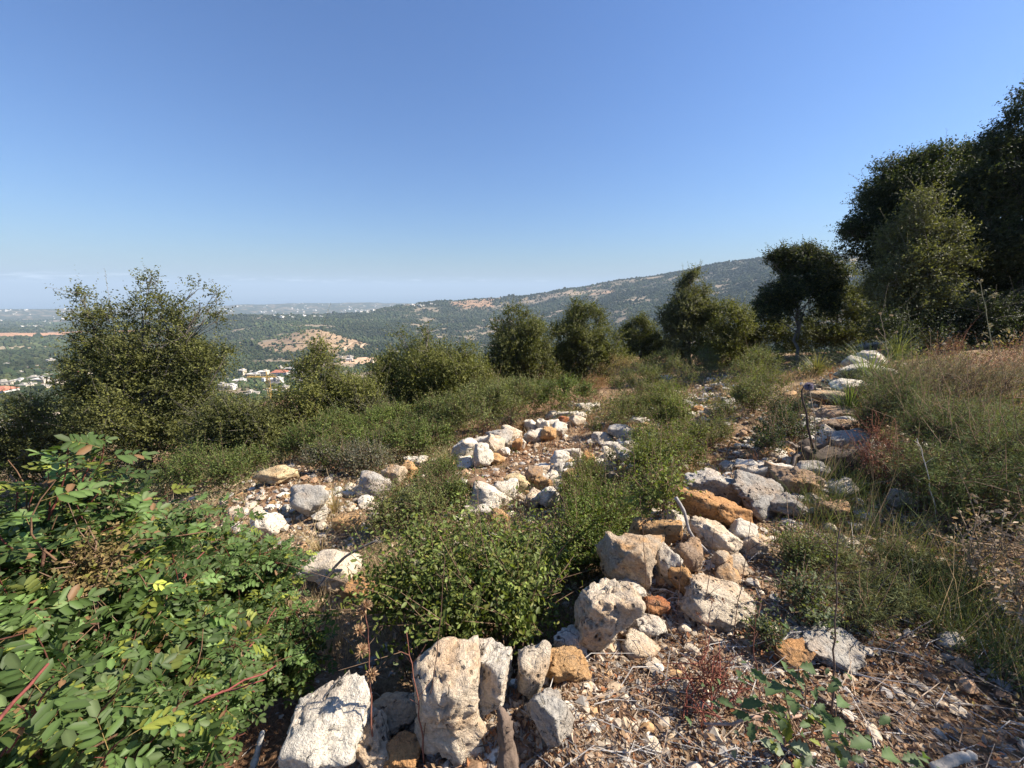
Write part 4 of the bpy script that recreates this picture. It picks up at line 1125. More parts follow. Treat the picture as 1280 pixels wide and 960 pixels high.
for q_ in range(6):                                   # angular chips: a coarse cut block
    bm = bmesh.new(); bmesh.ops.create_icosphere(bm, subdivisions=2, radius=1)
    vv = nrm(np.array([v.co for v in bm.verts])); ff = np.array([[v.index for v in f.verts] for f in bm.faces]); bm.free()
    rg = np.random.default_rng(q_); nn_ = nrm(rg.normal(0, 1, (11, 3))); dn_ = np.maximum(vv @ nn_.T, 0) / rg.uniform(.5, .95, 11)
    lowv.append(vv / np.maximum((dn_ ** 22).sum(1) ** (1 / 22), .6)[:, None])
a_ = rng.uniform(0, 6.28, n); ca, sa = np.cos(a_), np.sin(a_)
which = rng.integers(0, 6, n); base_ = np.stack([lowv[w_] for w_ in which]) * np.stack([r * rng.uniform(.8, 1.4, n), r, r * rng.uniform(.4, .8, n)], -1)[:, None]
bx = base_[..., 0] * ca[:, None] - base_[..., 1] * sa[:, None]; by = base_[..., 0] * sa[:, None] + base_[..., 1] * ca[:, None]
V2 = np.stack([bx + x[:, None], by + y[:, None], base_[..., 2] + (Z(x, y) + r * .25)[:, None]], -1).reshape(-1, 3)
c2 = np.repeat(pal[rng.choice(6, n, p=[.22, .2, .14, .18, .16, .10])] * rng.uniform(.75, 1.1, (n, 1)), 42, 0)
F2 = (ff[None] + (np.arange(n) * 42)[:, None, None]).reshape(-1, 3) + len(V)
V, F, c = np.r_[V, V2], np.r_[F, F2], np.r_[c, c2]
o = bpy.data.objects.new('gravel', make_mesh('gravel', V, [F], PEBBLE, c)); C.objects.link(o)
tag(o, 'cream and rust coloured gravel and stone chips over the red soil', 'gravel', kind='stuff')

rg = np.random.default_rng(411); PX, PY = [], []
for _ in range(620):
    u = rg.uniform(cum[2] + .4, cum[13] + .5); i = min(np.searchsorted(cum, u) - 1, len(seg) - 1); q_ = (u - cum[i]) / segl[i]
    p_ = WALL[i] + seg[i] * q_ + np.array([seg[i][1], -seg[i][0]]) / segl[i] * rg.normal(.15, .38); PX.append(p_[0]); PY.append(p_[1])
for pts_, n_, wid_ in (([(575, 580), (626, 562), (668, 548), (700, 535), (750, 510)], 150, .28), ([(600, 650), (650, 615), (700, 595), (745, 578), (810, 545)], 260, .45), ([(840, 520), (880, 505), (910, 478)], 160, 1.0), ([(330, 620), (420, 640), (500, 612)], 130, .8)):
    Q_ = np.array([hit(*q_)[0][:2] for q_ in pts_]); u = rg.uniform(0, 1, n_); s_ = np.linspace(0, 1, len(Q_))
    PX += list(np.interp(u, s_, Q_[:, 0]) + rg.normal(0, wid_ * .5, n_)); PY += list(np.interp(u, s_, Q_[:, 1]) + rg.normal(0, wid_ * .5, n_))
x, y = np.array(PX), np.array(PY); n = len(x); R = np.hypot(x, y)
r = np.exp(rg.normal(math.log(.036), .32, n)) * np.clip(R / 3.5, .75, 1.7)
r = np.where(R < 2.4, np.minimum(r, .03), r)
a_ = rg.uniform(0, 6.28, n); ca, sa = np.cos(a_)[:, None], np.sin(a_)[:, None]
base_ = np.stack([lowv[w_] for w_ in rg.integers(0, 6, n)]) * np.stack([r * rg.uniform(.8, 1.4, n), r, r * rg.uniform(.45, .9, n)], -1)[:, None]
V = np.stack([base_[..., 0] * ca - base_[..., 1] * sa + x[:, None], base_[..., 0] * sa + base_[..., 1] * ca + y[:, None], base_[..., 2] + (Z(x, y) + r * .3)[:, None]], -1).reshape(-1, 3)
pal2 = np.array([(.62, .56, .47), (.56, .47, .36), (.46, .29, .15), (.40, .37, .33), (.46, .38, .29), (.28, .20, .14)])
c = np.repeat(pal2[rg.choice(6, n, p=[.34, .22, .11, .14, .13, .06])] * rg.uniform(.8, 1.1, (n, 1)), 42, 0)
F = (ff[None] + (np.arange(n) * 42)[:, None, None]).reshape(-1, 3)
o = bpy.data.objects.new('rubble', make_mesh('rubble', V, [F], PEBBLE, c)); C.objects.link(o)
tag(o, 'fist sized white and ochre rubble packed between the larger stones', 'rubble', kind='stuff')

# dead leaves, bark and twigs
x, y, R, rng = scatter(120000, .8, 14, 402)
wd = wall_dist(x, y)
dens = .10 + .75 * (wd > -.1) * (R < 6) + .35 * bareness(x, y) + .2 * (wd > 0)
k = rng.uniform(0, 1, len(x)) < dens
x, y, R = x[k], y[k], R[k]; n = len(x)
pal = np.array([(.24, .14, .08), (.33, .22, .13), (.40, .32, .24), (.16, .10, .07), (.30, .27, .24), (.34, .15, .07)])
col = pal[rng.choice(6, n, p=[.24, .22, .15, .16, .15, .08])] * rng.uniform(.7, 1.2, (n, 1))
mb = MB()
L = rng.uniform(.012, .038, n) * np.clip(R / 2.5, 1, 2.5); W = L * rng.uniform(.12, .6, n)
mb.leaves(np.c_[x, y, Z(x, y) + rng.uniform(.002, .022, n)], np.c_[rng.normal(0, 1, (n, 2)), rng.normal(.1, .35, n)], np.c_[rng.normal(0, .55, (n, 2)), np.ones(n)], L, W, DIAMOND, col)
o = mb.build('leaf_litter', DRY); tag(o, 'brown and grey dead leaves and bark chips on the ground', 'leaf litter', kind='stuff')
mb = MB()
x, y, R, rng = scatter(5200, .8, 9, 403)
wd = wall_dist(x, y); k = rng.uniform(0, 1, len(x)) < .12 + .8 * (wd > -.15) * (x > .1)
for xx, yy in zip(x[k], y[k]):
    z0 = float(Z(np.array([xx]), np.array([yy]))[0]); L = rng.uniform(.05, .32); a = rng.normal(.5, .8)
    d = np.array([math.cos(a), -math.sin(a), rng.normal(.05, .16)]) * L
    p0 = np.array([xx, yy, z0 + .012]); kk = rng.normal(0, .10, 3) * L
    g = rng.choice([0, 1, 2]); cc = [(.42, .39, .36), (.24, .17, .12), (.34, .26, .19)][g]
    mb.tube([p0, p0 + d * .4 + kk, p0 + d], [.0022, .0018, .0009], 3, cc, False)
o = mb.build('fallen_twigs', WOODY); tag(o, 'grey and brown fallen twigs strewn across the near ground', 'twigs', kind='stuff')

# dry grass and low green growth
def blades(name, label, n, rmin, rmax, seed, base, h, dens_fn, cat, per=9, lean=.35, w=.0028, phl=88):
    x, y, R, rng = scatter(n, rmin, rmax, seed, phl); n = len(x)
    k = rng.uniform(0, 1, n) < dens_fn(x, y, R); x, y, R = x[k], y[k], R[k]; n = len(x)
    X = np.repeat(x, per) + rng.normal(0, .025, n * per) * np.repeat(np.clip(R / 3, 1, 3), per); Y = np.repeat(y, per) + rng.normal(0, .025, n * per) * np.repeat(np.clip(R / 3, 1, 3), per)
    m_ = n * per; RR = np.repeat(R, per)
    D = np.c_[rng.normal(0, lean, (m_, 2)), np.ones(m_)]
    L = rng.uniform(h[0], h[1], m_) * np.repeat(rng.uniform(.6, 1.3, n), per)
    col = np.array(base) * np.exp(rng.normal(0, .25, (m_, 1)))
    mb = MB(); mb.leaves(np.c_[X, Y, Z(X, Y)], D, rng.normal(0, 1, (m_, 3)), L, w * np.clip(RR / 2.5, 1, 4.5), BLADE, col)
    o = mb.build(name, DRY); tag(o, label, cat, kind='stuff')
blades('dry_grass', 'straw coloured dry grass tufts on the lower terrace', 13000, 2.5, 24, 404, (.40, .30, .18), (.06, .24), lambda x, y, R: (.15 + .85 * sstep(-.1, .35, fbm(x * .8, y * .8, oct=2, seed=90))) * (1 - .75 * bareness(x, y)) * np.where(wall_dist(x, y) < -.3, 1, .45), 'grass')
blades('rusty_weeds', 'rust brown dried weeds scattered between the stones', 5200, 2.2, 22, 405, (.28, .13, .065), (.08, .28), lambda x, y, R: sstep(.15, .5, fbm(x * .7 + 9, y * .7, oct=2, seed=91)) * .9, 'weeds', 8, .5)
x, y, R, rng = scatter(15000, 2.2, 30, 406)
wd = wall_dist(x, y)
q = fbm(x * .55, y * .55, oct=3, seed=93)
dens = sstep(-.35, .35, q) * (1 - .92 * np.clip(bareness(x, y) * 1.5, 0, 1)) * np.where(wd < -.35, 1, .0) + .35 * (wd > .9) * sstep(0, .4, q) * (x > 1.6)
dens *= 1 - .85 * np.exp(-(wd / .35) ** 2)
k = rng.uniform(0, 1, len(x)) < dens
x, y, R = x[k], y[k], R[k]; n = len(x); per = 26
hh = np.clip(.10 + .16 * (q[k] + .3), .05, .38) * np.clip(R / 5, .7, 2.0)
P = np.stack([np.repeat(x, per), np.repeat(y, per), Z(np.repeat(x, per), np.repeat(y, per))], -1)
sp = np.repeat(hh, per)[:, None]
dd = nrm(rng.normal(0, 1, (n * per, 3))); dd[:, 2] = np.abs(dd[:, 2])
P = P + dd * sp * rng.uniform(.3, 1, (n * per, 1)) * np.array([.9, .9, 1.1])
mb = MB(); L = rng.uniform(.014, .030, n * per) * np.clip(np.repeat(R, per) / 4, .8, 3.2)
tt = np.repeat(rng.uniform(0, 1, (n, 1)), per, 0)
base = np.array([.092, .115, .034]) * (1 - tt) + np.array([.17, .15, .085]) * tt
base = np.where(np.repeat(rng.uniform(0, 1, (n, 1)) < .26, per, 0), np.array([[.27, .20, .13]]), base)
mb.leaves(P, rng.normal(0, 1, (n * per, 3)) + dd, rng.normal(0, .6, (n * per, 3)) + np.array([0, 0, .7]), L, L * .5, DIAMOND, base * np.exp(rng.normal(0, .25, (n * per, 1))))
o = mb.build('low_undergrowth', LEAF); tag(o, 'low green and olive undergrowth between the stone rows', 'undergrowth', kind='stuff')

RIGHTZ = lambda x, y, R: ((wall_dist(x, y) > .5) & (x > 2.0) & (R < 16)) * sstep(-.35, .3, fbm(x * .9, y * .9, oct=2, seed=95))
blades('tall_dry_stems', 'tall thin dry stems and straw standing among the weeds right of the wall', 5200, 2.2, 16, 408, (.36, .28, .18), (.18, .55), lambda x, y, R: RIGHTZ(x, y, R) * .28, 'stems', 4, .22, .0022)
blades('red_brown_stems', 'red brown dried stems among the weeds right of the wall', 5200, 3.0, 16, 409, (.22, .11, .07), (.15, .5), lambda x, y, R: RIGHTZ(x, y, R) * .3 * (R > 4.5), 'stems', 5, .35, .0026)
blades('green_weeds', 'thin green weed blades right of the wall', 12000, 1.8, 16, 410, (.12, .15, .045), (.08, .38), lambda x, y, R: RIGHTZ(x, y, R) * .8, 'weeds', 8, .5, .003)
# ------------------------------------------------------------------ shrubs in the foreground and between the rows
def shrub(name, label, cat, lobes_px, leaf, n_twigs, base, seed, group=None, per=8, tl=(.1, .25), yellow=.12, shell=.35, clump=.3, wr=.55, mat=None, tm=DIAMOND, up=1.0, cf=4, sq=.9, dep=.9, stemcol=(.20, .13, .09), ns=10, sr=.008, var=.28, droop=0, sprays=None, sub=14):
    """lobes: (px, py, radius px, t or None = on the ground just below)"""
    rng = np.random.default_rng(seed)
    lobes = []
    for q in lobes_px:
        px, py, r = q[:3]
        t = q[3] if len(q) > 3 else hit(px, py + r * .8)[1]
        R = r * t / F_PX
        lobes.append((at(px, py, t), (R, R * dep, R * sq)))
    cen = np.mean([l[0] for l in lobes], axis=0)
    cen[2] = float(Z(np.array([cen[0]]), np.array([cen[1]]))[0])
    root = empty(name, cen, label, cat, group)
    st = MB(); fo = MB()
    foliage(fo, lobes, n_twigs, leaf, base, rng, tl, per, shell, up, clump, cf, tm, yellow, wr, var, wood=(st, int(n_twigs * .26), .6, stemcol), seed=seed, droop=droop, sprays=sprays if sprays is not None else int(n_twigs * .03), sub=sub)
    for (c_, r_) in lobes:
        g = c_.copy(); g[2] = float(Z(np.array([g[0]]), np.array([g[1]]))[0]) - .03; g[:2] = g[:2] * .8 + cen[:2] * .2
        for _ in range(ns // 2):
            e = c_ + nrm(rng.normal(0, 1, (1, 3)))[0] * np.array(r_) * .85
            if e[2] > g[2] + .05: limb(st, g + rng.normal(0, .04, 3) * [1, 1, 0], e, sr, sr * .35, rng, stemcol, 4, 5, .06)
    st.build('stems', WOODY, root, True); fo.build('foliage', mat or LEAF, root, tm is OVAL)
    return root
SC = 'low shrubs among the stone rows'
GREEN = (.088, .115, .030); BRIGHT = (.125, .145, .036); OLIVE = (.122, .135, .048); BRGREEN = (.110, .145, .034)
for i, a in enumerate([
    ('tall sprawling green shrub in the middle, right of the lower stone row', [(828, 560, 30), (815, 590, 34), (840, 530, 22), (850, 580, 28), (825, 625, 34), (800, 610, 22), (860, 545, 16), (824, 505, 22), (820, 482, 13), (840, 498, 16), (832, 520, 26)], .030, 3600, BRIGHT),
    ('leafy shrub in front of the stone heap, along the dark hollow', [(745, 655, 34), (772, 640, 30), (728, 690, 34), (700, 700, 28), (760, 690, 26)], .026, 2500, BRGREEN),
    ('small bright shrub hiding part of the lower stone row', [(735, 600, 20), (722, 625, 22), (750, 575, 14)], .024, 1000, BRIGHT),
    ('shrub sprouting between the lower row and the far rubble patch', [(770, 530, 16), (790, 515, 18), (810, 500, 20), (745, 540, 10)], .03, 1100, OLIVE),
    ('greyish green mound just beyond the upper stone row', [(600, 520, 40), (640, 510, 34), (560, 530, 30), (670, 500, 26)], .04, 2400, OLIVE),
    ('green mound below the narrow dark oak', [(690, 500, 28), (720, 495, 22), (655, 500, 24)], .045, 1500, GREEN),
    ('tall green bush filling the slope below the pale topped shrub', [(400, 550, 30), (425, 540, 26), (375, 560, 24), (410, 575, 20)], .036, 1900, GREEN),
    ('tall green bush left of the round shrub foot', [(465, 545, 26), (490, 535, 26), (450, 560, 20)], .036, 1600, BRGREEN),
    ('fresh green bush in front of the round shrub', [(535, 530, 28), (560, 520, 24), (515, 540, 20)], .036, 1700, GREEN),
    ('green bush closing the gap between round shrub and narrow oak', [(605, 500, 26), (630, 495, 22), (590, 510, 20)], .038, 1500, OLIVE),
    ('spreading green bush below the left oak beside the yellow rock', [(255, 590, 30), (290, 595, 26), (225, 595, 26), (310, 580, 20)], .036, 1900, GREEN),
    ('rust brown dry bush behind the end of the upper row', [(738, 492, 18), (750, 486, 14)], .028, 700, (.22, .12, .06)),
    ('straw coloured bush on the crest below the small round oak', [(770, 462, 20), (790, 458, 14), (750, 470, 12)], .035, 800, (.24, .18, .09)),
    ('olive bush left of the rubble patch', [(800, 480, 24), (780, 490, 18), (830, 460, 20)], .035, 1300, OLIVE),
    ('green bush behind the rubble patch', [(850, 470, 22), (870, 460, 18), (885, 455, 16)], .035, 1200, (.10, .11, .045)),
    ('grassy green bush left of the thin trunked tree', [(945, 460, 24), (930, 475, 20), (960, 450, 16)], .035, 1300, OLIVE),
    ('grey green weed growing over the slabs behind the dead stump', [(1078, 510, 16), (1085, 535, 18), (1095, 480, 14), (1060, 475, 10)], .022, 700, (.13, .14, .06)),
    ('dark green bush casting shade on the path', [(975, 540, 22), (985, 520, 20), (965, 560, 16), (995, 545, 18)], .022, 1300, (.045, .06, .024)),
    ('green bush between path and thin trunked tree', [(940, 500, 22), (960, 490, 22), (920, 490, 14)], .028, 1300, OLIVE),
    ('small green plant at the near end of the upper row', [(552, 595, 18), (538, 610, 20), (560, 622, 20)], .026, 1000, GREEN),
    ('weedy patch of green below the brownish stone', [(500, 640, 26), (528, 650, 22), (480, 660, 18)], .026, 900, OLIVE),
    ('green bush under the round shrub beside the upper row', [(510, 555, 24), (540, 550, 22), (480, 565, 20)], .035, 1400, GREEN),
    ('grey leaved bush below the green hedge', [(430, 575, 22), (460, 580, 20), (400, 580, 18), (480, 575, 14)], .03, 1200, (.13, .125, .09)),
    ('small green plant at the top of the path', [(905, 520, 14), (895, 540, 16), (880, 550, 16)], .024, 700, OLIVE),
    ]):
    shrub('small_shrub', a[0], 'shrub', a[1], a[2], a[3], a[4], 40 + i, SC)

# middle bush with simple leaves
shrub('leafy_bush', 'dense dark green bush in the middle foreground with tangled thin stems', 'bush',
      [(560, 735, 48, 2.6), (612, 745, 50, 2.6), (525, 700, 30, 2.8), (645, 770, 40, 2.3), (590, 700, 22, 2.9), (508, 755, 34, 2.4), (570, 790, 34, 2.2), (655, 720, 26, 2.8), (545, 672, 12, 2.9)],
      .036, 1750, (.105, .132, .034), 60, None, 9, (.14, .40), .2, .3, .35, .5, LEAF_GLOSSY, OVAL, 1.0, 3.5, ns=14, sr=.006)

# large pinnate leaved bush at left
def pinnate_bush():
    rng = np.random.default_rng(71)
    L = [(60, 690, 90, 1.25), (0, 780, 100, 1.0), (150, 760, 110, 1.45), (240, 715, 80, 2.1), (315, 760, 80, 2.3), (200, 860, 110, 1.35), (70, 880, 130, 1.05), (300, 830, 60, 1.9), (240, 900, 55, 1.5),
         (95, 640, 60, 1.4), (180, 680, 70, 1.9), (370, 800, 50, 2.3), (290, 690, 40, 2.4), (20, 700, 80, 1.3), (345, 700, 34, 2.5)]
    lobes = [(at(a, b, t), r * t / F_PX) for a, b, r, t in L]
    base = at(120, 1000, 1.6); base[2] = float(Z(np.array([base[0]]), np.array([base[1]]))[0])
    root = empty('pistachio_bush', base, 'large glossy green bush with red stems filling the left foreground', 'bush')
    st, fo = MB(), MB()
    shoots = []
    ns = 640
    p = np.array([l[1] ** 2 for l in lobes]); p /= p.sum()
    for i in range(ns):
        c_, r_ = lobes[rng.choice(len(lobes), p=p)]
        d = nrm(rng.normal(0, 1, (1, 3)))[0]; d[2] = d[2] * .8 + .25; d[1] -= .15; d = d / np.linalg.norm(d)
        tip = c_ + d * r_ * rng.uniform(.45, 1.08)
        ln = rng.uniform(.16, .38)
        dirn = nrm((d * .7 + np.array([.25, 0, .55]) + rng.normal(0, .35, 3))[None])[0]
        shoots.append((tip - dirn * ln, tip, dirn, ln))
    # the leading sprays that stand out of the mass
    for (x0, y0, x1, y1, t) in ((80, 640, 95, 545, 1.35), (95, 620, 130, 555, 1.3), (60, 660, 60, 590, 1.3), (110, 620, 165, 590, 1.45), (20, 690, -20, 640, 1.1), (40, 900, 75, 850, .8), (-10, 960, 60, 860, .85), (240, 660, 290, 620, 2.3), (180, 660, 215, 630, 2.1), (275, 690, 250, 640, 2.3),
                                (290, 660, 320, 632, 2.6), (110, 900, 150, 850, .95), (30, 640, 20, 600, 1.5), (350, 740, 380, 690, 2.4), (10, 940, 20, 880, .8), (130, 960, 160, 920, .9), (60, 650, 85, 560, 1.25), (110, 640, 120, 570, 1.4), (150, 650, 160, 585, 1.5), (30, 660, 10, 575, 1.3), (70, 700, 70, 600, 1.1), (130, 690, 150, 610, 1.4), (0, 720, -10, 640, 1.0), (210, 690, 235, 625, 2.0), (90, 620, 100, 548, 1.42)):
        a, b = at(x0, y0, t), at(x1, y1, t * .98); shoots.append((a, b, nrm((b - a)[None])[0], np.linalg.norm(b - a)))
    RP, RD, RL, RC = [], [], [], []
    for (a, b, dr, ln) in shoots:
        bend = rng.normal(0, .08, 3) * ln
        k = max(5, int(ln / .032))
        s = np.linspace(0, 1, 6)[:, None]
        pts = a + (b - a) * s + np.sin(s * 3.14) * bend
        st.tube(pts, np.linspace(.0032, .0012, 6), 5, np.array([(.15, .045, .035), (.17, .10, .06), (.10, .04, .03)][rng.integers(3)]), False)
        for j in range(k):
            u = (j + .4) / k * 1.0
            P = a + (b - a) * u + math.sin(u * 3.14) * bend
            ang = j * 2.4 + rng.uniform(-.3, .3)
            r1 = nrm(np.cross(dr, [0.3, .2, 1])[None])[0]; r2 = np.cross(dr, r1)
            out_ = r1 * math.cos(ang) + r2 * math.sin(ang)
            D = nrm((out_ * .9 + dr * .55 + np.array([0, 0, -.05 - .25 * u]))[None])[0]
            RP.append(P); RD.append(D); RL.append(rng.uniform(.055, .105) * (1 - .3 * (u > .9)))
            RC.append(1)
    RP, RD, RL = map(np.array, (RP, RD, RL)); n = len(RP)
    Nn = nrm(np.array([0, 0, 1.0]) + rng.normal(0, .45, (n, 3))); Nn = nrm(Nn - (Nn * RD).sum(1, keepdims=True) * RD)
    Sd = np.cross(Nn, RD)
    tw = np.exp(rng.normal(0, .34, (n, 1)))
    young = rng.uniform(0, 1, (n, 1)) < .14
    for q in range(4):
        u = .32 + q * .2
        droop_ = -(u ** 2) * RL * .25
        P = RP + RD * (RL * u)[:, None]; P[:, 2] += droop_
        for sg in (-1, 1):
            D = Sd * sg * .85 + RD * .55 + rng.normal(0, .12, (n, 3)); D[:, 2] -= .15
            NN = Nn + rng.normal(0, .25, (n, 3))
            Lf = RL * rng.uniform(.36, .50, n) * (1.1 - .1 * q)
            c = np.where(young, np.array([[.16, .18, .035]]), np.array([[.068, .108, .032]])) * tw * np.exp(rng.normal(0, .13, (n, 1)))
            dead = rng.uniform(0, 1, (n, 1)) < .022
            c = np.where(dead, np.array([[.19, .11, .055]]), c)
            fo.leaves(P, D, NN, Lf, Lf * .48, OVAL, c)
    P = RP + RD * (RL * .95)[:, None]; P[:, 2] -= RL * .22
    fo.leaves(P, RD, Nn, RL * .42, RL * .22, OVAL, np.array([[.085, .115, .046]]) * tw)
    for i in range(0, n, 2):
        st.tube([RP[i], RP[i] + RD[i] * RL[i] * .5 - np.array([0, 0, RL[i] * .06]), RP[i] + RD[i] * RL[i] - np.array([0, 0, RL[i] * .25])], [.0009, .0007, .0005], 3, (.22, .15, .06), False)
    for (c_, r_) in lobes:
        for _ in range(4): limb(st, base + rng.normal(0, .12, 3) * [1, 1, 0], c_ + rng.normal(0, .3, 3) * r_ - np.array([0, 0, r_ * .3]), .010, .004, rng, (.13, .07, .05), 6, 8, .06)
    # long bare reddish stems that cross the mass
    for (x0, y0, t0, x1, y1, t1) in ((235, 885, 1.25, 345, 832, 1.5), (250, 880, 1.3, 330, 850, 1.5), (-20, 925, .72, 60, 830, .8), (200, 760, 1.5, 255, 690, 1.8), (300, 830, 1.7, 345, 760, 2.0)):
        a, b = at(x0, y0, t0), at(x1, y1, t1); limb(st, a, b, .0042, .0025, rng, (.20, .06, .05), 6, 6, .03)
    st.build('stems', WOODY, root, True); fo.build('foliage', LEAF_GLOSSY, root, True)
pinnate_bush()

# feathery thorny shrub at right: thin needle twigs
RIGHTG = 'shrubs and weeds right of the wall'
NEEDLE = tmpl([(0, -.5, 0), (0, .5, 0), (1, 0, 0)], [(0, 1, 2)], [])
for i, a in enumerate([
    ('broad feathery green shrub on the right with fine needle like twigs', [(1180, 565, 46), (1130, 530, 38), (1230, 590, 44), (1160, 610, 40), (1270, 560, 40), (1110, 495, 26), (1220, 640, 34), (1280, 620, 40)], 4600, (.12, .155, .045)),
    ('greyish feathery shrub behind, below the big trees', [(1190, 490, 34), (1150, 475, 26), (1240, 500, 34), (1290, 480, 34)], 1300, (.20, .18, .10)),
    ('low green creeping shrub spreading over the litter in the right foreground', [(1090, 735, 22), (1050, 705, 20), (1130, 760, 20), (1165, 715, 24), (1000, 700, 16), (1080, 775, 18), (1120, 700, 20), (1030, 740, 14), (1180, 760, 16)], 800, (.14, .15, .055))]):
    shrub('feathery_shrub', a[0], 'shrub', a[1], .034, int(a[2] * 1.1), a[3], 80 + i, RIGHTG, per=16, tl=(.12, .3) if i < 2 else (.05, .13), sq=.9 if i < 2 else .35, yellow=.15, shell=.25, clump=.5, wr=.11, tm=NEEDLE, up=.7, ns=8, sr=.005, mat=DRY)
shrub('dried_weed', 'rusty red dried weed standing right of the dead stump', 'weed', [(1095, 560, 24), (1100, 590, 26), (1085, 540, 14), (1112, 600, 18)], .016, 520, (.20, .10, .065), 90, RIGHTG, per=8, tl=(.1, .22), yellow=0, up=1.2, mat=DRY, stemcol=(.25, .10, .07))
shrub('dried_weed', 'wide band of reddish dried weeds below the tallest dark tree', 'weed', [(1200, 450, 20), (1240, 460, 20), (1270, 450, 20), (1170, 455, 16), (1225, 480, 18), (1290, 470, 20)], .024, 520, (.24, .13, .075), 91, RIGHTG, per=8, tl=(.12, .3), yellow=.1, up=1.2, mat=DRY, stemcol=(.25, .12, .08))
shrub('dried_weed', 'small rust red weed among the litter right of the stone heap', 'weed', [(880, 850, 26), (905, 870, 24), (870, 885, 20)], .010, 150, (.17, .08, .05), 92, RIGHTG, per=7, tl=(.05, .12), yellow=0, up=1.0, mat=DRY, stemcol=(.24, .08, .06), sr=.0025)
shrub('small_weed', 'grey green mint like weed above the sunken grey slab', 'weed', [(1000, 750, 20), (960, 800, 16), (1020, 780, 14)], .02, 300, (.11, .13, .07), 93, RIGHTG, per=6, tl=(.05, .12), up=.8, sr=.0025)

# broad lobed oak seedling in the near foreground
def seedling():
    rng = np.random.default_rng(95)
    P, t = hit(1000, 930)
    root = empty('oak_seedling', P, 'oak seedling with large lobed leaves at the bottom right of centre', 'seedling')
    st, fo = MB(), MB()
    for (px, py, s, ax, ay, c) in ((968, 862, 66, .8, .6, 0), (985, 875, 60, .4, .9, 0), (945, 880, 50, -.7, .2, 0), (1010, 835, 46, .9, .1, 0), (1020, 900, 44, .9, -.2, 1), (1050, 880, 50, .5, .5, 0), (985, 905, 40, -.2, -.5, 1),
                                   (1040, 905, 56, .9, -.3, 0), (960, 930, 50, .6, -.5, 2), (1000, 935, 56, .8, -.2, 2), (1075, 930, 54, .9, .2, 0), (1110, 945, 60, .7, .3, 0), (930, 895, 40, -.8, .3, 0), (1060, 945, 50, -.3, .5, 2), (1000, 850, 40, -.4, .6, 0), (1140, 950, 50, .9, 0, 0), (910, 880, 34, -.6, .7, 0)):
        q = at(px, py, max(.9, t - .25)); L = s * (t - .25) / F_PX
        col = [(.075, .115, .045), (.15, .17, .03), (.16, .19, .12)][c]
        D = np.array([[ax, ay * .6, rng.uniform(-.25, .35)]]); L *= .6
        fo.leaves(q[None] - D * L * .5, D, np.array([[rng.normal(0, .5), -.35 + rng.normal(0, .3), 1]]), L, L * .58, LOBED, np.array([col]) * rng.uniform(.7, 1.2))
        for _ in range(6):
            q2 = q + rng.normal(0, 1, 3) * np.array([.06, .05, .02]) - np.array([0, 0, .02]); L2 = L * rng.uniform(.35, .7); D2 = np.array([[rng.normal(), rng.normal(), rng.normal(0, .3)]])
            fo.leaves(q2[None], D2, np.array([[rng.normal(0, .5), rng.normal(0, .5), 1]]), L2, L2 * .55, LOBED, np.array([col]) * rng.uniform(.6, 1.1))
        limb(st, P + rng.normal(0, .02, 3), q - D[0] * L * .5, .003, .0016, rng, (.26, .17, .11), 4, 5, .05)
    a, b = at(880, 905, t * .85), at(1010, 893, t * .9)
    limb(st, a, b, .004, .005, rng, (.38, .25, .19), 6, 6, .01)
    st.build('stems', WOODY, root, True); fo.build('leaves', LEAF, root, True)
seedling()

# long green grass tufts beside the far wall
def tuft(px, py, hpx, label, n, col, group='tufts of long grass', spread=.25, seed=0):
    rng = np.random.default_rng(seed); P, t = hit(px, py)
    root = empty('grass_tuft', P, label, 'grass', group)
    mb = MB(); h = hpx * t / F_PX
    for i in range(n):
        a = rng.uniform(0, 6.28); r = abs(rng.normal(0, spread)); L = h * rng.uniform(.5, 1.15)
        p0 = P + np.array([math.cos(a), math.sin(a), 0]) * r * .35 * h; ln = rng.uniform(.1, .55)
        d = np.array([math.cos(a) * ln, math.sin(a) * ln, 1]); s = np.linspace(0, 1, 6)[:, None]
        pts = p0 + d * L * s + np.array([math.cos(a), math.sin(a), -.8]) * (s ** 2.4) * L * ln
        w = max(.003, .9 * t / F_PX) * rng.uniform(.5, 1); sd = np.array([-math.sin(a), math.cos(a), 0]) * w * .5
        ww = np.array([1, 1, .9, .75, .5, .08])[:, None]
        V = np.r_[pts - sd * ww, pts + sd * ww]; j = np.arange(5)
        mb.add(V, None, np.stack([j, 6 + j, 7 + j, 1 + j], -1), np.array(col) * rng.uniform(.7, 1.3))
    mb.build('blades', LEAF, root)
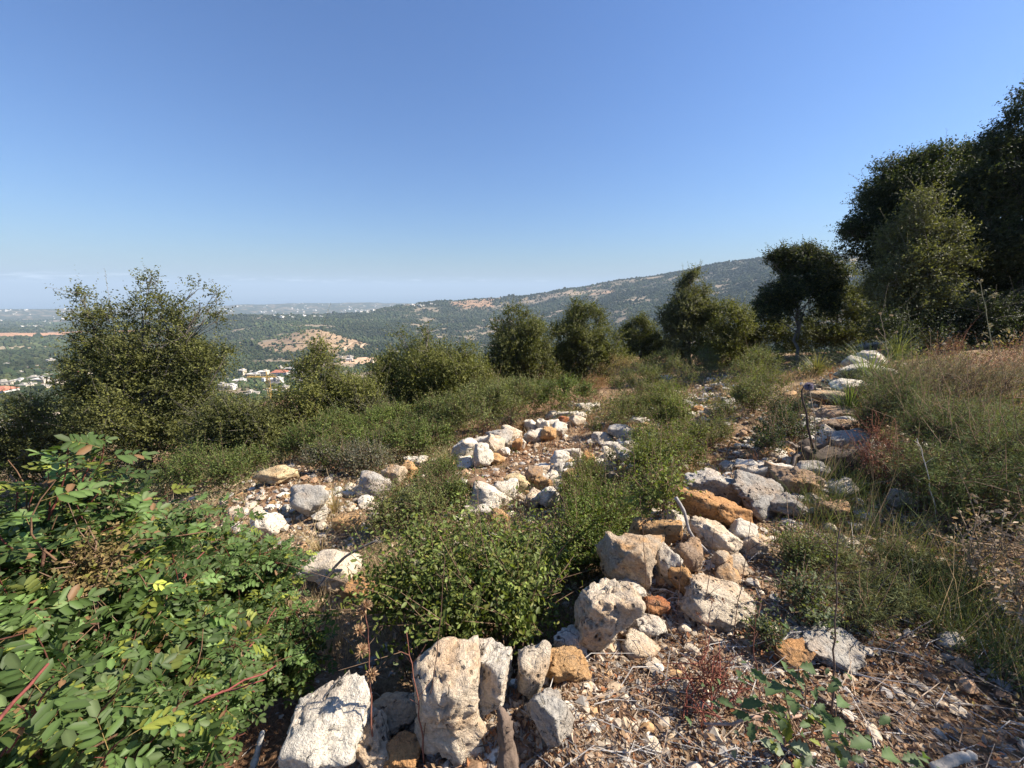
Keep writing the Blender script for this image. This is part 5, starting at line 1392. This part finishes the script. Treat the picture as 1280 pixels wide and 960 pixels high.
for i, a in enumerate([(1085, 480, 62, 'tall arching green grass tuft where the wall meets the dark trees', 150, (.13, .16, .06)), (1060, 520, 60, 'long green grass spilling over the wall behind the stump', 130, (.11, .14, .05)),
          (950, 478, 34, 'yellow green grass tuft at the foot of the thin trunked tree', 160, (.16, .16, .07)), (1020, 470, 36, 'grass tuft right of the thin trunked tree', 120, (.15, .14, .07)), (1120, 450, 50, 'upright grass tuft among the reddish weeds', 110, (.14, .15, .07)),
          (918, 500, 26, 'short grass tuft at the top of the path', 110, (.16, .15, .07)), (1105, 500, 50, 'grey green grass tuft on the sunlit far slabs', 120, (.16, .17, .09)), (690, 482, 22, 'straw tuft under the broad young oak', 90, (.28, .22, .11)),
          (560, 585, 30, 'straw grass tuft left of the upper stone row', 90, (.26, .21, .10)), (420, 640, 40, 'tall straw stems behind the furrowed boulder', 60, (.36, .26, .15)), (400, 690, 46, 'thin straw tuft above the pale hollowed rock', 50, (.38, .27, .16)),
          (545, 560, 24, 'rusty grass tuft left of the white end block', 90, (.25, .15, .08)), (655, 540, 22, 'rusty brown grass tuft over the upper row', 110, (.24, .13, .07)), (1160, 440, 40, 'tall dry tuft between the big trees and the feathery shrub', 80, (.24, .18, .1))]):
    tuft(*a, seed=200 + i)

# ------------------------------------------------------------------ stalks, sticks, stump
def stalk(pts, label, col=(.22, .11, .08), r=.0028, name='dead_stalk', t=None, head=None, branches=0, seed=0, group='thin dead stalks', blen=.12):
    rng = np.random.default_rng(seed)
    P0, t0 = hit(*pts[0]); t = t or t0
    W = [P0 if i == 0 else at(px, py, t) for i, (px, py) in enumerate(pts)]
    root = empty(name, W[0], label, 'stalk', group)
    W = np.array(W); s = np.linspace(0, 1, len(W)); u = np.linspace(0, 1, 14)
    Q = np.stack([np.interp(u, s, W[:, k]) for k in range(3)], -1)
    for _ in range(3): Q[1:-1] = (Q[:-2] + 2 * Q[1:-1] + Q[2:]) / 4
    Q[1:-1] += rng.normal(0, r * .8, (12, 3))
    st = MB(); st.tube(Q, np.linspace(r, r * .45, 14), 6, np.array(col))
    tips = [Q[-1]]
    for b in range(branches):
        k = rng.integers(5, 13); L = blen * rng.uniform(.5, 1.2) * t
        d = nrm((np.array([rng.choice([-1, 1]) * .8, rng.normal(0, .5), .9]))[None])[0]
        e = Q[k] + d * L; st.tube([Q[k], Q[k] + d * L * .5 + rng.normal(0, .04, 3) * L, e], [r * .5, r * .35, r * .2], 4, np.array(col)); tips.append(e)
    st.build('stem', WOODY, root, True)
    if head:
        for e in tips:
            hd = MB(); n = head[0]; D = nrm(rng.normal(0, 1, (n, 3)) + np.array([0, 0, .6]))
            hd.leaves(np.repeat(e[None], n, 0) + D * head[1] * t * .2, D, rng.normal(0, 1, (n, 3)), np.full(n, head[1] * t), np.full(n, head[1] * t * .35), DIAMOND, np.array(head[2]) * rng.uniform(.7, 1.2, (n, 1)))
            hd.build('seed_head', DRY, root)
    return root
B1, B2, B3 = (.20, .085, .06), (.14, .085, .06), (.34, .27, .20)
for i, a in enumerate([
    dict(pts=[(468, 960), (464, 880), (461, 820), (457, 758)], label='straight red stalk with a dry umbel in front of the rounded boulder', col=B1, r=.0034, head=(60, .016, (.42, .27, .16)), branches=4, blen=.03, t=1.32),
    dict(pts=[(530, 958), (528, 905), (518, 850), (508, 790)], label='forked red stalk in front of the biggest cracked block, left prong', col=B1, r=.003, branches=5, blen=.05, t=1.28),
    dict(pts=[(530, 958), (528, 905), (543, 850), (550, 780), (556, 700)], label='forked thin stalk leaning right over the biggest cracked block', col=B2, r=.0022, branches=3, blen=.05, t=1.28),
    dict(pts=[(1040, 898), (1042, 830), (1043, 740), (1050, 660)], label='tall dark bare sapling stem standing in the right foreground', col=(.13, .09, .07), r=.004, branches=3, blen=.08, t=1.5),
    dict(pts=[(815, 860), (812, 780), (806, 700), (800, 620)], label='thin brown stalk rising past the big beige boulder', col=B2, r=.0024, branches=3, t=1.9, blen=.06),
    dict(pts=[(840, 850), (845, 780), (850, 720), (852, 660)], label='brown stalk in the middle of the stone heap', col=B2, r=.0024, branches=3, t=1.95, blen=.06),
    dict(pts=[(868, 870), (872, 800), (885, 740), (893, 660)], label='slanting brown stalk before the large pale slab', col=B2, r=.0026, branches=4, t=1.9, blen=.07),
    dict(pts=[(905, 860), (918, 780), (930, 710), (940, 640)], label='dark slanting stalk crossing the large pale slab', col=B2, r=.0026, branches=4, t=1.9, blen=.07),
    dict(pts=[(880, 870), (882, 800), (890, 750)], label='short reddish stalk at the lower edge of the pale slab', col=B1, r=.0024, branches=3, t=1.8, blen=.05, head=(16, .008, (.25, .12, .08))),
    dict(pts=[(640, 700), (640, 640), (648, 600)], label='dark curved stem in front of the lower stone row', col=B2, r=.003, branches=2, blen=.04),
    dict(pts=[(712, 640), (716, 600), (726, 560), (722, 545)], label='dark leafless stem standing in the lower stone row', col=(.12, .08, .06), r=.006, branches=2, blen=.03),
    dict(pts=[(600, 800), (597, 740), (592, 690), (597, 640)], label='thin stalk rising from the dark middle bush', col=B2, r=.002, branches=3, t=2.3, blen=.05, head=(12, .008, (.35, .28, .2))),
    dict(pts=[(520, 800), (518, 740), (514, 690)], label='pale topped thin stalk left in the dark middle bush', col=B2, r=.002, branches=3, t=2.2, blen=.05, head=(12, .008, (.4, .33, .25))),
    dict(pts=[(560, 800), (566, 730), (570, 680)], label='thin stalk near the middle of the dark bush', col=B2, r=.002, branches=3, t=2.3, blen=.05, head=(12, .008, (.4, .33, .25))),
    dict(pts=[(1245, 470), (1240, 430), (1232, 390), (1225, 352)], label='tall pale thistle stalk with branching dry head before the dark trees', col=(.30, .28, .17), r=.009, head=(22, .006, (.34, .31, .2)), branches=6, blen=.03, name='thistle'),
    dict(pts=[(1112, 470), (1108, 430), (1100, 392)], label='upright dry stalk at the edge of the dark trees', col=B3, r=.007, branches=4, blen=.03, head=(14, .0045, (.42, .34, .26))),
    dict(pts=[(1140, 450), (1138, 410), (1134, 380)], label='slender green stalk before the sunlit young oak', col=(.2, .2, .1), r=.007, branches=2, blen=.02),
    dict(pts=[(1172, 660), (1165, 620), (1155, 570), (1146, 548)], label='white dead twig standing in the broad feathery shrub', col=(.55, .5, .45), r=.004, branches=3, blen=.03),
    dict(pts=[(1270, 800), (1240, 740), (1215, 690), (1195, 660)], label='leaning tan twig with forked ends at the right edge', col=B3, r=.004, branches=6, blen=.08, t=2.1),
    dict(pts=[(1280, 780), (1262, 720), (1250, 680), (1255, 640)], label='tan dry weed stem at the right picture edge', col=B3, r=.004, branches=6, blen=.08, t=2.1, head=(16, .012, (.5, .42, .34))),
    dict(pts=[(1075, 880), (1090, 830), (1120, 800), (1165, 775)], label='long tan twig arching over the litter at right', col=B3, r=.0035, branches=2, blen=.06, t=1.75),
    dict(pts=[(420, 640), (415, 610), (408, 585)], label='straw stem behind the furrowed grey boulder', col=(.45, .34, .2), r=.004, branches=2, blen=.03),
    dict(pts=[(385, 700), (392, 660), (402, 625)], label='pair of pale straw stems above the hollowed rock', col=(.5, .38, .24), r=.0045, branches=2, blen=.02),
    dict(pts=[(950, 900), (948, 850), (940, 800), (945, 760)], label='dark red stem above the oak seedling', col=B1, r=.0024, branches=4, blen=.06, t=1.5),
    dict(pts=[(985, 700), (990, 650), (1000, 610)], label='thin stalk beside the brown grey rock', col=B2, r=.003, branches=3, blen=.04),
    dict(pts=[(735, 900), (728, 850), (724, 800)], label='short thin stalk left of the leaning grey slab', col=B2, r=.0018, branches=3, blen=.05, t=1.6)]):
    stalk(seed=300 + i, **a)

# white dry flower heads in the right-hand weeds
rng = np.random.default_rng(313)
HN = ['beside the feathery shrub', 'over the feathery shrub', 'by the reddish weeds', 'near the right edge', 'above the litter', 'near the dead stump', 'below the thistle', 'over the long grass', 'beside the white twig', 'in front of the tallest dark tree']
for i, (px, py) in enumerate([(1218, 572), (1235, 640), (1180, 430), (1262, 700), (1140, 700), (1110, 520), (1230, 430), (1095, 440), (1145, 600), (1265, 420)]):
    stalk([(px, py + 46), (px + 3, py + 20), (px, py)], 'whitish dry flower head on a thin stem ' + HN[i], B3, .0028, 'dry_flower', head=(22, .004, (.55, .50, .42)), seed=330 + i, group='dry flower heads')

def stump():
    P, t = hit(1035, 585)
    root = empty('dead_stump', P, 'dark rotten tree stump with a twisted branch on the wall', 'stump')
    rng = np.random.default_rng(41); s = t / F_PX
    mb = MB(); a = np.linspace(0, 2 * math.pi, 33)[:-1]; rows = []
    hs_ = np.linspace(0, 1, 12)
    for h in hs_:
        rad = (38 - 12 * h) * s * (1 + .22 * fbm(np.cos(a) * 2, np.sin(a) * 2, np.full(32, h * 1.2), oct=4, seed=6)) * (1 + .35 * (1 - h) ** 2)
        top = (36 + 8 * fbm(np.cos(a) * 1.7, np.sin(a) * 1.7, None, oct=3, seed=9)) * s
        rows.append(np.stack([np.cos(a) * rad * 1.25, np.sin(a) * rad * .8, h * top - .1], -1))
    V = np.concatenate(rows); i = np.arange(11)[:, None] * 32; j = np.arange(32)[None]; k = (j + 1) % 32
    F = np.stack([i + j, i + k, i + 32 + k, i + 32 + j], -1).reshape(-1, 4)
    V = np.r_[V, [[0, 0, 26 * s - .1]]]; F3 = [(11 * 32 + q, 11 * 32 + (q + 1) % 32, 12 * 32) for q in range(32)]
    mb.add(V, F3, F, (.075, .058, .047))
    mb.build('trunk', BARK, root, True, loc=(0, 0, 0))
    br = MB(); pts = np.array([at(*q) for q in ((1016, 560, t), (1010, 535, t), (1008, 515, t), (1003, 500, t), (1002, 488, t), (1006, 482, t))]) - P
    u = np.linspace(0, 5, 20); pts = np.stack([np.interp(u, np.arange(6), pts[:, q]) for q in range(3)], -1)
    br.tube(pts, np.linspace(1.5, .8, 20) * s, 7, (.08, .06, .05)); br.build('branch', BARK, root, True, loc=(0, 0, 0))
    br = MB()
    for (x0, y0, x1, y1) in ((1010, 560, 990, 585), (1022, 560, 1040, 550), (1000, 562, 985, 552), (1050, 575, 1075, 600), (1020, 580, 1005, 605)):
        limb(br, at(x0, y0, t) - P, at(x1, y1, t - .15) - P, 3 * s, 1.0 * s, rng, (.16, .13, .11), 6, 6)
    br.build('broken_limbs', BARK, root, True, loc=(0, 0, 0))
    q = at(1011, 483, t - .05)
    th = empty('dry_thistle', q, 'round grey violet thistle ball above the twisted stump branch', 'thistle')
    hd = MB(); D = nrm(rng.normal(0, 1, (260, 3))); hd.leaves(D * .004, D, rng.normal(0, 1, (260, 3)), np.full(260, 5.5 * s), np.full(260, 1.0 * s), DIAMOND, np.array([(.30, .29, .42)]) * rng.uniform(.7, 1.2, (260, 1)))
    hd.build('spikes', DRY, th, loc=(0, 0, 0))
    st = MB(); e = at(1020, 560, t - .05) - q; st.tube([(0, 0, 0), e * .5 + np.array([.02, 0, 0]), e], [.003, .004, .004], 5, (.25, .2, .14)); st.build('stem', WOODY, th, True, loc=(0, 0, 0))
stump()

def log(label, cat, name, pts, r0, r1, col, parts=False, tt=None, group=None, gr=.6):
    P0, t0 = hit(*pts[0]); tt = tt or t0
    W = np.array([at(px, py, tt + k * .0) for k, (px, py) in enumerate(pts)])
    rng = np.random.default_rng(int(pts[0][0])); u = np.linspace(0, len(W) - 1, 22)
    Q = np.stack([np.interp(u, np.arange(len(W)), W[:, k]) for k in range(3)], -1)
    for _ in range(3): Q[1:-1] = (Q[:-2] + 2 * Q[1:-1] + Q[2:]) / 4
    mb = MB(); rr = np.linspace(r0, r1, 22) * (1 + .2 * rng.normal(0, 1, 22) * .6)
    mb.tube(Q, rr, 16, col)
    V = mb.V[0]; nv = 22 * 16
    ax_ = np.repeat(Q, 16, 0); an_ = np.arange(16) * 2 * math.pi / 16; gro = .30 * fbm(np.cos(an_)[None] * 2.2 + np.zeros((22, 1)), np.sin(an_)[None] * 2.2 + np.zeros((22, 1)), np.linspace(0, 1.6, 22)[:, None] + np.zeros((1, 16)), oct=4, seed=4)
    V[:nv] = ax_ + (V[:nv] - ax_) * (1 + gro.reshape(-1, 1) * gr)
    o = mb.build(name, BARK, None, True, loc=Q[0]); tag(o, label, cat, group)
log('gnarled dark brown dead stump root beside the biggest cream block', 'root', 'dead_root', [(640, 965), (634, 930), (630, 905), (626, 888)], .034, .016, (.15, .11, .085), tt=1.15, gr=2.0)
log('smooth grey stick poking out of the bush at the bottom left', 'stick', 'grey_stick', [(316, 962), (322, 938), (328, 916)], .012, .009, (.34, .33, .31), tt=1.35)
log('dark slanting stick resting across the pale hollowed rock', 'stick', 'dark_stick', [(398, 735), (415, 712), (432, 695), (452, 684), (470, 676)], .014, .009, (.12, .11, .11), tt=3.3)
log('curved grey branch arching in front of the orange stones', 'branch', 'fallen_branch', [(845, 622), (856, 640), (862, 668), (885, 690), (905, 705)], .012, .006, (.30, .28, .27), tt=2.35)
log('dark straight branch lying right of the stone heap', 'branch', 'fallen_branch', [(930, 738), (955, 755), (975, 772)], .010, .006, (.12, .10, .09), tt=2.15)
log('pale weathered branch at the bottom right corner', 'branch', 'fallen_branch', [(1165, 962), (1195, 948), (1218, 944)], .016, .011, (.50, .44, .36), tt=1.3)
log('thin white forked branch in the litter at right', 'branch', 'fallen_branch', [(1180, 800), (1205, 790), (1226, 788)], .006, .004, (.58, .54, .48), tt=2.0)
log('grey driftwood like branch beside the sunken grey slab', 'branch', 'fallen_branch', [(1000, 812), (1010, 790), (1030, 778), (1048, 776)], .008, .005, (.40, .38, .36), tt=1.9)

shrub('dried_weed', 'tan dried leafy weed reaching in from the right picture edge', 'weed', [(1300, 720, 56), (1262, 690, 34), (1330, 800, 60), (1290, 650, 34)], .026, 330, (.32, .24, .16), 97, RIGHTG, per=7, tl=(.12, .3), yellow=.1, up=.9, mat=DRY, stemcol=(.30, .22, .16), sr=.004)
shrub('small_weed', 'low dark green weed between the heap and the feathery shrub', 'weed', [(985, 690, 18), (1005, 705, 16), (1020, 690, 12)], .016, 380, (.11, .13, .045), 98, RIGHTG, per=7, tl=(.05, .14), up=.8, sr=.002)
shrub('small_shrub', 'brown and green tangled plant cluster inside the left leafy bush', 'shrub', [(112, 715, 26, 1.25), (100, 740, 22, 1.2), (130, 700, 16, 1.25)], .018, 170, (.15, .11, .045), 99, None, per=7, tl=(.05, .12), up=.8, sr=.002, mat=DRY, ns=2)

# a sparse oak standing just outside the right edge: its shade falls across the litter
def shade_tree():
    rng = np.random.default_rng(123)
    root = empty('oak_tree', (5.2, .9, float(Z(np.array([5.2]), np.array([.9]))[0])), 'sparse oak beyond the right picture edge shading the leaf litter', 'tree', BIG)
    lobes = [((4.5, 1.0, 2.1), (.5, .5, .4)), ((5.1, .6, 2.6), (.6, .6, .45)), ((4.6, .3, 2.3), (.45, .45, .35)), ((5.3, 1.5, 2.5), (.5, .5, .4)), ((4.2, .7, 1.9), (.35, .35, .25)), ((5.9, .7, 2.8), (.6, .6, .5))]
    tr, wood, fo = MB(), MB(), MB(); g = np.array(root.location)
    limb(tr, g - np.array([0, 0, .1]), (5.1, .9, 2.0), .07, .03, rng, (.16, .14, .12), 8, 8, .03)
    for c_, r_ in lobes: limb(wood, (5.15, .9, 1.3), c_, .025, .008, rng, (.16, .14, .12))
    foliage(fo, [(np.array(a), b) for a, b in lobes], 650, .05, DARKOAK, rng, (.15, .35), 8, .3, .3, .2, 2.5, seed=9, wood=(wood, 120, 1, (.16, .14, .12)), sprays=10)
    tr.build('trunk', BARK, root, True); wood.build('limbs', BARK, root, True); fo.build('crown', LEAF, root)
shade_tree()
